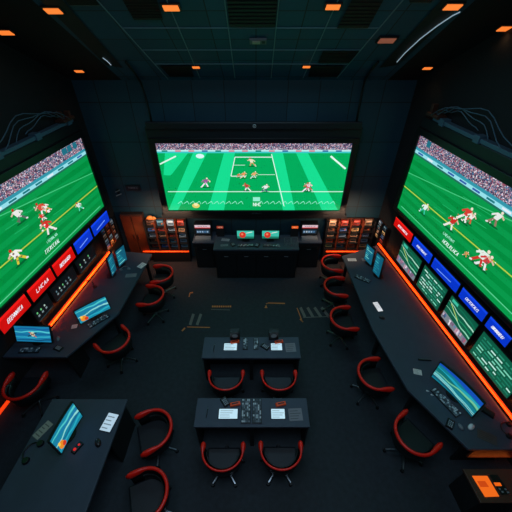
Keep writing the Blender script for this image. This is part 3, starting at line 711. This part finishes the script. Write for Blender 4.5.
def mon_at(px, py, w, h, zb, Y, ztop, kind, label): # straight monitor facing the room
    c = B(px, py, Y); t = thing('computer_monitor', label, 'monitor', (c.x, Y, ztop)); e = .08
    MB().box(-w-.015, w+.015, .003, .035, e-.015, e+h+.015).build('housing', M['plastic'], t, bevel=.004)
    p = Pic(); desk_picture(kind)(p, w, h); p.build('display', M['screen'], t, xf=Matrix.Translation((0, 0, e)))
    MB().box(-.02, .02, .035, .055, 0, e+h*.5).build('stand', M['plastic'], t); MB().box(-.09, .09, -.03, .1, 0, .012).build('base', M['plastic'], t, bevel=.003)
mon_at(245.5, 234, .2, .22, 0, 6.15, .95, 'red', 'left of the two small monitors on the central counter, red round picture')
mon_at(270.5, 234, .2, .22, 0, 6.15, .95, 'red', 'right of the two small monitors on the central counter, red round picture')
def terminal(x, y, z, label):
    t = thing('ticket_terminal', label, 'terminal', (x, y, z))
    MB().box(-.21, .21, 0, .2, 0, .36).build('body', M['housing'], t, bevel=.01)
    p = Pic(); p.rect(-.19, .19, 0, .09, (215, 190, 200), 0); p.rect(-.19, .19, 0, .022, (210, 60, 60), 1); p.glyphs(-.14, .035, .28, .03, 7, (110, 60, 90), 1)
    p.build('header_sign', M['screen'], t, xf=Matrix.Translation((0, -.004, .26)))
    MB().box(-.2, .2, -.16, -.002, 0, .05, top=(.01, .02)).build('keypad', M['greyp'], t, bevel=.004)
    p = Pic(); p.rect(-.17, .17, 0, .12, (30, 50, 64), 0)
    for i in range(5): p.rect(-.15+.06*i, -.11+.06*i, .03, .08, random.choice([(130, 160, 190), (70, 110, 150), (170, 180, 190)]), 1)
    p.build('screen', M['screen'], t, xf=Matrix.Translation((0, -.004, .1)))
terminal(B(203, 232, 6.45).x, 6.46, .86, 'ticket terminal with a pale lit header on the left side counter')
terminal(B(309.5, 232, 6.45).x, 6.46, .86, 'ticket terminal with a pale lit header on the right side counter')
# small lit signs standing at the back of the central counter
for px, col, lb in ((220, (140, 50, 40), 'small dim red lit sign at the left end of the central counter'), (295, (230, 90, 30), 'small orange lit sign at the right end of the central counter')):
    x = B(px, 226, 6.36).x; t = thing('counter_sign', lb, 'sign', (x, 6.34, .95))
    MB().box(-.09, .09, 0, .03, 0, .33).build('stand', M['housing'], t)
    p = Pic(); p.rect(-.08, .08, 0, .07, col, 0); p.glyphs(-.06, .02, .12, .03, 4, (240, 180, 140), 1); p.build('display', M['screen'], t, xf=Matrix.Translation((0, -.003, .24)))

# desk monitors
monitor((16.5, 340.5), (52, 343), (14, 326.5), (48, 326.5), .85, 1.12, 'dive', 'monitor with diver picture at the near end of the left corner desk', ztop=ZT)
monitor((81.4, 324), (109.4, 307.5), (75, 310), (107, 296), .84, 1.12, 'game', 'curved monitor with orange and blue game picture midway on the left desk', .25, ztop=ZT)
monitor((113.2, 277), (115.8, 268.5), (107, 258), (113, 253), .82, None, 'chart', 'narrow monitor of the far pair on the left desk, the nearer one', ztop=ZT)
monitor((119.5, 266), (127, 260), (116, 252), (124.6, 243.5), .82, None, 'chart', 'monitor of the far pair on the left desk, the one beside the corner', ztop=ZT)
monitor((60, 452), (82.5, 417), (51, 441), (72, 401), .84, None, 'game', 'long curved monitor on the lone desk at bottom left', .2, ztop=ZT)
monitor((433, 375), (473, 417), (440, 361.5), (483, 400), .84, None, 'aerial', 'wide curved monitor with sea coloured picture on the right counter', .25, ztop=ZT)
monitor((364.5, 259), (370.5, 265), (366, 243), (374, 250), .82, None, 'chart', 'monitor of the far pair on the right counter, the farther one', ztop=ZT)
monitor((372.7, 272), (378.6, 276.5), (376, 251), (383, 259), .82, None, 'chart', 'monitor of the far pair on the right counter, the nearer one', ztop=ZT)

# ------------------------------------------------------------ chairs
def upath(w, fwd, back, n=22, z=0, dz=0):
    pts = [(-w, fwd, z+dz)]
    for i in range(1, 4): pts.append((-w, fwd*(1-i/4), z+dz*(1-i/4)))
    for i in range(n+1):
        a = PI+PI*i/n; pts.append((w*math.cos(a), back*math.sin(a), z))
    for i in range(1, 5): pts.append((w, fwd*i/4, z+dz*i/4))
    return pts
def make_chair(label, thin):
    t = thing('tub_chair', label, 'chair')
    w, fw, bk = .275, (.1 if thin < .02 else .2), (.245 if thin < .02 else .27)
    path = upath(w, fw, bk, z=.665, dz=-.03); N = len(path)
    rr = []
    for k in range(N):
        e = abs(k/(N-1)*2-1)      # 1 at arm tips, 0 at the back
        f = max(0, (e-.68)/.32); f = math.sin(min(1, f*1.6)*PI/2)
        q = (thin+(.036-thin)*f, thin*1.2+(.06-thin*1.2)*f)
        if k in (0, N-1): q = (q[0]*.55, q[1]*.6)
        rr.append(q)
    MB().tube(path, 0, 10, rr=rr).build('red_rim', M['red'], t, smooth=True)
    sh = MB(); a = upath(w-.012, fw-.03, bk-.012); b = upath(w+.008, fw-.02, bk+.008)
    vs = []; fs = []
    lowz = .40
    n = len(a)
    for k in range(n):
        dzz = path[k][2]-.02
        vs += [(a[k][0]*.9, a[k][1]*.9, lowz), (b[k][0]*.92, b[k][1]*.92, lowz), (b[k][0], b[k][1], dzz), (a[k][0], a[k][1], dzz)]
    for k in range(n-1):
        for q in range(4): fs.append((4*k+q, 4*k+(q+1) % 4, 4*k+4+(q+1) % 4, 4*k+4+q))
    fs += [(0, 3, 2, 1), (4*n-4, 4*n-3, 4*n-2, 4*n-1)]
    sh._add(vs, fs); sh.build('shell', M['shell'], t, smooth=True)
    seat = [(x*.86, y*.86 if y < 0 else y*1.15) for x, y, z in upath(w, fw, bk)]
    MB().prism(seat, .385, .46).build('seat', M['seat'], t, bevel=.025, smooth=False)
    bp_ = MB(); c = [(x*.84, y*.84) for x, y, z in upath(w, 0.02, bk, n=12)][3:-3]; d = [(x*.92, y*.92) for x, y in c]
    vs = []; fs = []
    for k in range(len(c)): vs += [(c[k][0]*.8/.84, c[k][1]*.8/.84, .46), (d[k][0], d[k][1], .46), (d[k][0]*1.02, d[k][1]*1.02, .62), (c[k][0], c[k][1], .62)]
    for k in range(len(c)-1):
        for q in range(4): fs.append((4*k+q, 4*k+(q+1) % 4, 4*k+4+(q+1) % 4, 4*k+4+q))
    fs += [(0, 3, 2, 1), (4*len(c)-4, 4*len(c)-3, 4*len(c)-2, 4*len(c)-1)]
    bp_._add(vs, fs).build('back_cushion', M['shell'], t, smooth=True)
    MB().disc(0, 0, .09, .03, .384, .025, 14).disc(0, 0, .36, .09, .384, .12, 14).build('stem', M['steel'], t)
    for k in range(5):
        g = 2*PI*k/5+.3; lg = MB().tube([(0, 0, .1), (.27*math.cos(g), .27*math.sin(g), .07)], 0, 6, rr=[.02, .012]).build('leg', M['steel'], t)
        cx, cy = .275*math.cos(g), .275*math.sin(g)
        MB().disc(cx, cy, .0, .018, .014, .028, 10).disc(cx, cy, .014, .028, .055, .022, 10).build('caster', M['plastic'], lg)
    return t
used = {}
def chair(a1, a2, label, thin=False, group=None):
    """a1,a2: where the photo shows the two arm tips (left then right as seen by the sitter)"""
    p, q = P(*a1, .64), P(*a2, .64); d = q-p; d.z = 0; d.normalize(); f = Vector((-d.y, d.x, 0)); c = (p+q)/2-f*(.1 if thin else .2)
    rz = math.atan2(d.y, d.x)
    if thin not in used: used[thin] = make_chair(label, .014 if thin else .023); o = used[thin]; o.location = (c.x, c.y, 0); o.rotation_euler = (0, 0, rz)
    else: o = dup(used[thin], (c.x, c.y, 0), rz, label)
    o['group'] = 'red rimmed tub chairs'
    return o
chair((203, 443), (244, 443), 'red rimmed black tub chair at the nearer middle desk, left seat', True)
chair((261, 442), (300, 442), 'red rimmed black tub chair at the nearer middle desk, right seat', True)
chair((209, 371), (244, 371), 'red rimmed black tub chair at the farther middle desk, left seat', True)
chair((262, 371), (295, 371), 'red rimmed black tub chair at the farther middle desk, right seat', True)
chair((341, 258), (343, 270), 'red tub chair at the farthest seat of the right counter')
chair((345, 280), (348, 295), 'red tub chair second farthest along the right counter')
chair((350, 306), (360, 331), 'red tub chair third along the right counter, beside the white tablet')
chair((380, 359), (394, 389), 'red tub chair fourth along the right counter, facing the desk')
chair((407, 410), (442, 444), 'red tub chair turned to the wide curved monitor on the right')
chair((150, 282), (153, 268), 'red tub chair at the farthest seat of the left desk')
chair((136, 305), (146, 286), 'red tub chair second farthest along the left desk')
chair((93, 345), (122, 325), 'red tub chair facing the orange and blue monitor on the left desk')
chair((10, 373), (51, 372), 'red tub chair under the near end of the left corner desk')
chair((141, 455), (135, 419), 'red tub chair right of the lone desk at bottom left, the farther one')
chair((130, 522), (127, 483), 'red tub chair right of the lone desk at bottom left, cut by the lower edge')

# ------------------------------------------------------------ things on the desks
def at(px, py, z=ZT): p = P(px, py, z); return (p.x, p.y, z)
def yaw(a, b, z=ZT): p, q = P(*a, z), P(*b, z); return math.atan2(q.y-p.y, q.x-p.x)
def keyboard(w, d, label, loc, rz):
    t = thing('keyboard', label, 'keyboard', loc, rz)
    MB().box(-w, w, -d, d, 0, .016).build('case', M['plastic'], t, bevel=.003)
    k = MB(); k.col = (70, 80, 88)
    nx, ny = int(2*w/.026), max(3, int(2*d/.028))
    for i in range(nx):
        for j in range(ny):
            k.col = random.choice([(70, 78, 88), (110, 118, 128), (50, 56, 62), (190, 195, 200)]); x = -w+.01+(2*w-.02)*i/nx; y = -d+.01+(2*d-.02)*j/ny  # brighter keys paint scattered highlights into the key colours
            k.box(x+.002, x+(2*w-.02)/nx-.002, y+.002, y+(2*d-.02)/ny-.002, .016, .022)
    k.build('keys', M['prt'], t); return t
def mouse(m, label, loc, rz, s=1):
    t = thing('computer_mouse', label, 'mouse', loc, rz)
    MB().dome(0, 0, 0, .033*s, .055*s, .034*s).build('body', M[m], t, smooth=True)
    MB().box(-.004, .004, .018*s, .035*s, .024*s, .036*s).build('wheel', M['greyp'], t); return t
def paper(w, d, col, label, loc, rz, name='paper', cat='paper', lit=False, detail=True, th=.003, lines=True):
    t = thing(name, label, cat, loc, rz)
    m = MB(); m.col = [q*.8 for q in col] if not lit else (20, 22, 25); m.box(-w, w, -d, d, 0, th).build('case' if lit else 'sheet', M['prt'], t)
    p = MB(); k = .93 if lit else .96
    p.face([(-w*k, -d*k, th+.0005), (w*k, -d*k, th+.0005), (w*k, d*k, th+.0005), (-w*k, d*k, th+.0005)], col)
    if detail:
        for i in range(4):
            y = -d*.7+i*d*.4; e = random.uniform(.1, .8)*w; p.face([(-w*.8, y, th+.001), (e, y, th+.001), (e, y+d*.12, th+.001), (-w*.8, y+d*.12, th+.001)], [q*.65 for q in col])
    p.build('display' if lit else 'print', M['screen'] if lit else M['prt'], t); return t
def gadget(pts_dark, label, loc, rz): # small wired handset
    t = thing('handset', label, 'handset', loc, rz)
    MB().box(-.05, .05, -.08, .08, 0, .03, top=(.01, .015)).build('body', M['plastic'], t, bevel=.006)
    k = MB()
    for i in range(3):
        for j in range(4): k.col = (150, 155, 165); k.box(-.03+.022*i, -.016+.022*i, -.06+.026*j, -.046+.026*j, .03, .035)
    k.build('keypad', M['prt'], t); return t
def headset(label, loc, rz, s=1, m='plastic'):
    t = thing('headset', label, 'headset', loc, rz)
    MB().tube([(.085*s*math.cos(a), .085*s*math.sin(a), .02) for a in [PI*i/14 for i in range(15)]], .008*s, 6).build('headband', M[m], t, smooth=True)
    for q in (-1, 1): MB().disc(q*.085*s, -.01, 0, .038*s, .035, .03*s, 14).build('ear_cup', M[m], t, bevel=.004)
    return t
# middle desks
for row, (ya, yb_, word) in enumerate(((409, 418, 'nearer'), (343.5, 349.5, 'farther'))):
    f = 1 if row == 0 else .9
    for sd, (x0_, x1_, ox) in (('left', (218.5, 240, 235) if row == 0 else (224, 239, 235)), ('right', (271, 287, 281) if row == 0 else (271, 284, 279))):
        c = at((x0_+x1_)/2-1, (ya+yb_)/2+.5); w = (P(x1_, yb_).x-P(x0_, yb_).x)/2-.01
        paper(w, .075, (190, 228, 245), 'lit pale blue tablet on the %s side of the %s middle desk' % (sd, word), c, 0, 'tablet', 'tablet', True, th=.008)
        o = at(ox, ya-(1.2 if row == 0 else .2)); t = thing('card_reader', 'small orange card reader beside the %s tablet of the %s middle desk' % (sd, word), 'card reader', (o[0], o[1]+(.05 if row == 0 else .02), ZT), .2)
        MB().box(-.08, .08, -.03, .03, 0, .035, top=(.008, .006)).build('body', M['orange'], t, bevel=.006); MB().box(-.05, .05, -.008, .008, .035, .04).build('slot', M['plastic'], t)
    c = at(295.5, 414.5) if row == 0 else at(290.5, 347.5)
    paper(.1*f, .09, (120, 118, 125), 'grey line-ruled pad at the right end of the %s middle desk' % word, c, .05, 'note_pad', 'pad')
    c = at(207, 413) if row == 0 else at(214, 348)
    t = thing('pen', 'black pen lying at the left end of the %s middle desk' % word, 'pen', c, 1.5); MB().tube([(-.07, 0, .006), (.06, 0, .006)], .006, 8).build('barrel', M['plastic'], t); MB().tube([(.06, 0, .006), (.078, 0, .006)], 0, 8, rr=[.006, .0015]).build('tip', M['steel'], t)
keyboard(.07, .18, 'black keypad panel left of centre on the nearer middle desk', (at(246, 411)[0], at(246, 411)[1], ZT), 0)
keyboard(.07, .18, 'black keypad panel right of centre on the nearer middle desk', (at(257, 411)[0], at(257, 411)[1], ZT), 0)
keyboard(.045, .12, 'grey keypad strip left of centre on the farther middle desk', at(245.5, 344), 0)
keyboard(.045, .12, 'grey keypad strip right of centre on the farther middle desk', at(256, 344), 0)
gadget(0, 'black handset with grey keys near the left tablet of the nearer middle desk', at(225, 402), .6)
gadget(0, 'black handset beside the right keypad strip of the farther middle desk', at(265, 347), .9)
for px, lb in ((235, 'black cube speaker at the back edge of the farther middle desk, left'), (273.5, 'black cube speaker at the back edge of the farther middle desk, right')):
    c = at(px, 340.5); t = thing('desk_speaker', lb, 'speaker', (c[0], c[1]+.05, ZT), .05)
    MB().box(-.085, .085, -.04, .06, 0, .2).build('cabinet', M['plastic'], t, bevel=.008); MB().disc(0, 0, 0, .05, .008, .05, 16).build('cone', M['greyp'], t, xf=Matrix.Translation((0, -.04, .12)) @ Matrix.Rotation(PI/2, 4, 'X'))
# right counter
keyboard(.17, .06, 'black keyboard before the far monitors of the right counter', at(362.5, 279), yaw((356, 276), (370, 282)))
paper(.1, .05, (220, 222, 226), 'white sheet at the far end of the right counter', at(352, 259.8), 0)
paper(.05, .05, (130, 136, 145), 'small grey card at the far end of the right counter', at(364, 259.6), 0, 'card', 'card')
paper(.13, .055, (215, 220, 225), 'white tablet lying near the edge of the right counter', at(377.7, 307), yaw((373, 302), (380, 313)), 'tablet', 'tablet', True, th=.01)
mouse('plastic', 'black mouse just below the white tablet on the right counter', at(382, 318), 1.2)
t = thing('pen_case', 'black slim pen case lying on the right counter above the white card', 'case', at(424.5, 360), -.05)
MB().box(-.11, .11, -.018, .018, 0, .025, top=(.01, .004)).build('body', M['plastic'], t, bevel=.006); MB().box(-.1, .1, -.003, .003, .0255, .028).build('zip', M['greyp'], t)
paper(.065, .05, (225, 215, 210), 'white square card beside the wide curved monitor on the right', at(417.5, 372), -.25, 'card', 'card')
keyboard(.23, .065, 'dark keyboard in front of the wide curved monitor', at(445.5, 402), yaw((437, 389), (459, 412)))
for px, py, lb in ((427, 391, 'white earbud on the right counter, the left one'), (431.5, 395, 'white earbud on the right counter, the right one')):
    t = thing('earbud', lb, 'earbud', at(px, py), .5); MB().dome(0, 0, 0, .013, .016, .018).build('body', M['whitep'], t, smooth=True); MB().tube([(0, 0, .006), (.02, -.02, .006)], .005, 6).build('stem', M['whitep'], t)
mouse('greyp', 'round grey mouse near the edge of the right counter', at(460.6, 427), .3, .9)
mouse('whitep', 'white mouse in front of the wide curved monitor', at(471, 427), -1.0, 1.1)
paper(.12, .07, (70, 62, 62), 'dark card with orange line drawing at the near end of the right counter', at(487, 437), -.5, 'card', 'card')
headset('black headset by the wall at the near end of the right counter', at(508, 430), 1.0, 1.1)
t = thing('control_box', 'dark low control box right of the wide curved monitor', 'box', at(488, 413), -.8); MB().box(-.08, .08, -.05, .05, 0, .04, top=(.006, .006)).build('case', M['plastic'], t, bevel=.005); MB().box(-.06, .06, -.03, .03, .04, .043).build('touch_pad', M['housing'], t)
gadget(0, 'black handset with pale keys below the dark keyboard on the right counter', at(450, 424), -.7)
# left desk
headset('pale headset before the far monitors of the left desk', at(125, 269.5), .2, 1, 'greyp')
paper(.12, .06, (130, 130, 135), 'grey tablet on the left desk beside the pale headset', at(131, 275.5), .1, 'note_pad', 'pad')
paper(.07, .09, (220, 222, 228), 'white crumpled sheet at the far end of the left desk', at(141.8, 265.5), -.5)
t = thing('desk_microphone', 'small black bent desk microphone on the left desk by the wall', 'microphone', at(95, 287), .3)
MB().disc(0, 0, 0, .045, .02, .04, 16).build('base', M['plastic'], t); MB().tube([(0, 0, .02), (-.01, .02, .1), (-.04, .05, .15), (-.09, .06, .16)], .007, 8).build('stalk', M['plastic'], t, smooth=True); MB().tube([(-.09, .06, .16), (-.13, .06, .155)], .013, 8).build('head', M['darkbrown'], t)
keyboard(.2, .06, 'black keyboard before the curved monitor on the left desk', at(99, 321), yaw((86, 328), (112, 313)))
paper(.05, .045, (235, 235, 238), 'small white card near the curved monitor on the left desk', at(74.5, 326.5), .2, 'card', 'card')
keyboard(.17, .055, 'grey and black keyboard on the near end of the left corner desk', at(30, 350.5), .02)
mouse('greyp', 'grey mouse at the near end of the left corner desk', at(58, 339), .4)
gadget(0, 'handset with pale keys at the near end of the left corner desk', at(58.5, 348.5), 1.2)
# lone desk
paper(.085, .13, (175, 205, 225), 'lit white tablet on the lone desk at bottom left', at(109.5, 422.5), -.2, 'tablet', 'tablet', True, th=.01)
mouse('plastic', 'black mouse on the lone desk at bottom left', at(98, 443), .6, 1.2)
t = thing('game_controller', 'black controller with glowing red buttons on the lone desk', 'controller', at(77.5, 448), -.5)
MB().box(-.04, .04, -.08, .08, 0, .03, top=(.01, .012)).build('body', M['plastic'], t, bevel=.008); MB().disc(0, -.03, .03, .02, .037, .018, 12).disc(0, .035, .03, .015, .036, .012, 12).build('button', mat('red_button', (220, 30, 30), .4, emit=(230, 40, 40), es=.6), t)
headset('black headset behind the long curved monitor on the lone desk', at(33, 452), 1.2, 1.3)
paper(.06, .12, (150, 150, 140), 'long pale note card behind the curved monitor on the lone desk', at(43, 430), -.5, 'card', 'card')
# central counter clutter
keyboard(.2, .05, 'black keyboard before the left monitor of the central counter', (P(246, 243.5, .95).x, 5.96, .95), 0)
keyboard(.17, .05, 'black keyboard before the right monitor of the central counter', (P(270, 243.5, .95).x, 5.96, .95), 0)
paper(.09, .04, (110, 120, 130), 'grey card at the left end of the central counter', (-.75, 5.98, .95), .1, 'card', 'card')
for px, lb in ((287, 'wire tray at the right of the central counter, left one'), (294, 'wire tray at the right end of the central counter')):
    x = P(px, 238, .95).x; t = thing('wire_tray', lb, 'tray', (x, 6.08, .95), 0)
    m = MB()
    for i in range(5): m.tube([(-.07+.035*i, -.12, .01), (-.07+.035*i, .12, .01)], .003, 5)
    m.build('base', M['greyp'], t); r = MB(); r.tube([(-.075, -.125, .06), (.075, -.125, .06), (.075, .125, .06), (-.075, .125, .06), (-.075, -.125, .06)], .004, 5)
    for a in (-.075, .075):
        for b in (-.125, .125): r.tube([(a, b, 0), (a, b, .06)], .003, 5)
    r.build('rim', M['greyp'], t)

gadget(0, 'black handset with grey keys left on the central counter', (-.55, 6.0, .95), .4)
gadget(0, 'black handset with grey keys between the central counter keyboards', (.03, 5.97, .95), -.3)
mouse('greyp', 'grey mouse at the right of the central counter keyboards', (.53, 5.95, .95), .2, 1.2)
paper(.1, .05, (150, 150, 160), 'pale sheet between left card and handset on the central counter', (-.74, 6.2, .95), -.15)
# ------------------------------------------------------------ orange console at bottom right
q = [P(463, 469, .62), P(481, 503, .55)]
t = thing('touch_console', 'dark low console with glowing orange touch screen at bottom right', 'console', (q[0].x+.45, (q[0].y+q[1].y)/2-.05, 0), -.0)
o = t.location
def L(p): return Vector((p[0]-o[0], p[1]-o[1], p[2]))
a = [P(463, 469, .6), P(520, 469, .6), P(530, 503, .6), P(481, 503, .6)]; m = MB()
m.prism([tuple(L(p)[:2]) for p in a], .56, .6).build('top', M['darkbrown'], t, bevel=.005)
c0 = sum((L(p) for p in a), Vector())/4
m = MB().prism([((L(p).x-c0.x)*.93+c0.x, (L(p).y-c0.y)*.9+c0.y) for p in a], 0, .559).build('body', M['body'], t, bevel=.005)
def sc_(pix, z, th, name, mtl, cols=None):
    m = MB(); m.col = cols or (255, 110, 20); return m.prism([tuple(L(P(x, y, z))[:2]) for x, y in pix], z, z+th).build(name, mtl, t)
sc_([(472, 476), (487, 476), (499, 496.5), (485, 497)], .601, .008, 'touch_screen', M['screen'], (240, 105, 25))
sc_([(477, 481), (485, 481), (489, 487), (480.5, 487)], .6095, .001, 'screen_card', M['screen'], (200, 70, 15))
sc_([(489.5, 475), (497, 475), (510, 494), (501, 495)], .601, .012, 'keypad', M['plastic'])
sc_([(493.5, 482.5), (500, 482.5), (502, 486), (495.5, 486)], .6135, .001, 'light_bar', M['screen'], (240, 100, 20))
for x, y in ((498, 488), (501, 491), (504, 488.5), (506.5, 491.5)): sc_([(x, y), (x+2, y), (x+3, y+1.8), (x+1, y+1.8)], .6135, .004, 'key', M['greyp'])
# brown panel added to catch an orange glow under the counter's near end
tag(MB().box(2.95, wx(1, yw)-.12, yw+.005, yw+.03, .45, .70).build('added_end_panel', M['brown'], bevel=.004), 'added brown panel lit orange under the near end of the right counter', 'panel')

# ------------------------------------------------------------ floor markings
def decal(name, polys, label):
    c = P(*polys[0][0][0], 0); mb = MB()
    for pix, k in polys: mb.m = k; mb.prism([(P(x, y, 0).x-c.x, P(x, y, 0).y-c.y) for x, y in pix], 0.0005, .003)
    o = mb.build(name, [M['markg'], M['marko']]); o.location = (c.x, c.y, 0); tag(o, label, 'floor marking')
def ln(a, b, w=1.0):
    dx, dy = b[0]-a[0], b[1]-a[1]; Lq = math.hypot(dx, dy); nx, ny = -dy/Lq*w/2, dx/Lq*w/2
    return [(a[0]-nx, a[1]-ny), (b[0]-nx, b[1]-ny), (b[0]+nx, b[1]+ny), (a[0]+nx, a[1]+ny)]
decal('floor_marking', [(ln((189, 297), (190, 293), 1), 1), (ln((190, 293), (193, 292.5), 1.2), 1)], 'tiny orange hook painted on the floor, left of centre')
decal('floor_marking', [(ln((190, 325), (193.5, 314), 2.6), 0), (ln((197, 325), (201, 314), 2.6), 0), (ln((187, 327), (210, 327.5), .8), 1), (ln((182, 331), (185, 328), 1.4), 1)], 'two grey slashes with an orange underline painted on the floor')
decal('floor_marking', [(ln((212+i*2.2, 306.5), (213.6+i*2.2, 306.5), 1.6), 1) for i in range(9)]+[(ln((211, 309.5), (230, 310), .5), 0)], 'short row of orange lettering painted on the floor, left of centre')
decal('floor_marking', [([(264.5, 308), (267.5, 308), (266, 305)], 1), (ln((266, 304), (269, 302.8), .6), 1), (ln((268, 303), (285, 303.5), 1), 1)], 'orange arrow and thin line painted on the floor, right of centre')
decal('floor_marking', [(ln((300.5+i*7, 307.5), (305+i*8, 317), 2.6), 0) for i in range(4)]+[(ln((297, 308), (302.5, 322), .8), 1), (ln((300, 319), (303, 322), 1.2), 1), (ln((303, 317.5), (331, 316.5), .7), 0)], 'grey hatched bars with an orange edge painted on the floor, right side')

def glow(a, b, off, power, sz=.05, aim=None, col=(1, .2, .03)):
    a, b = Vector(a), Vector(b); d = (b-a); L_ = d.length; d.normalize(); z = -(aim.normalized()); y = z.cross(d).normalized()
    o = arealight('strip_and_fill_glow', (0, 0, 0), (0, 0, 0), L_, sz, power, col); m = Matrix((d, y, z)).transposed().to_4x4(); m.translation = (a+b)/2+off; o.matrix_world = m
nR = RF.to_3x3() @ Vector((0, 1, 0)); nL = LF.to_3x3() @ Vector((0, 1, 0))
glow(wpt(RF, -.7, -.05, .82), wpt(RF, 4.2, -.05, .82), Vector(), 8, .04, nR+Vector((0, 0, -.5)))
glow(wpt(LF, -2.1, -.05, .82), wpt(LF, .6, -.05, .82), Vector(), 8, .04, nL+Vector((0, 0, -.5)))
for px0, px1 in ((143, 189), (326, 366)):
    glow(B(px0, 251.5, 6.46), B(px1, 251.5, 6.46), Vector(), 1.5, .03, Vector((0, .2, -1)))
    glow(B(px0, 222, 6.42)+Vector((0, 0, .1)), B(px1, 222, 6.42)+Vector((0, 0, .12)), Vector((0, -.28, .06)), 10, .06, Vector((0, .9, -1)), (1, .62, .4))  # added warm fill in front of each rack; no lamp hangs there
glow((3.0, yw-.05, .42), (wx(1, yw)-.15, yw-.05, .42), Vector(), .16, .03, Vector((0, .35, 1)))  # added orange light for the brown panel, no strip here
glow((-3.2, 6.35, .9), (-2.8, 6.35, .9), Vector(), .3, .2, Vector((0, 1, 0)), (1, .4, .12))  # added orange fill on the corner cupboard, without a strip of its own
# ------------------------------------------------------------ lights, world, camera
w = bpy.data.worlds.new('world'); sc.world = w; w.use_nodes = True
w.node_tree.nodes['Background'].inputs['Color'].default_value = (.01, .016, .02, 1); w.node_tree.nodes['Background'].inputs['Strength'].default_value = 1
arealight('added_cool_fill', (0, .6, FZ-.05), (0, 0, 0), 3.6, 2.2, 100, (.58, .80, 1))  # broad cool fill added behind the view, without a fitting
arealight('added_cool_wash', (0, 5.3, ceilz(5.3)-.12), (-math.atan(CS), 0, 0), 3.2, .3, 30, (.36, .76, 1))  # narrow cool fill added below the sloped ceiling, not a lamp of the room
cam = bpy.data.cameras.new('camera'); co = bpy.data.objects.new('camera', cam); C.objects.link(co)
co.location = (0, 0, H); co.rotation_euler = (PI/2-PITCH, 0, 0); cam.sensor_width = 36; cam.lens = 36*F/512; cam.clip_start = .05
sc.camera = co
vs_ = sc.view_settings; vs_.view_transform = 'Standard'; vs_.look = 'None'; vs_.gamma = 1; vs_.exposure = 0; vs_.use_curve_mapping = False
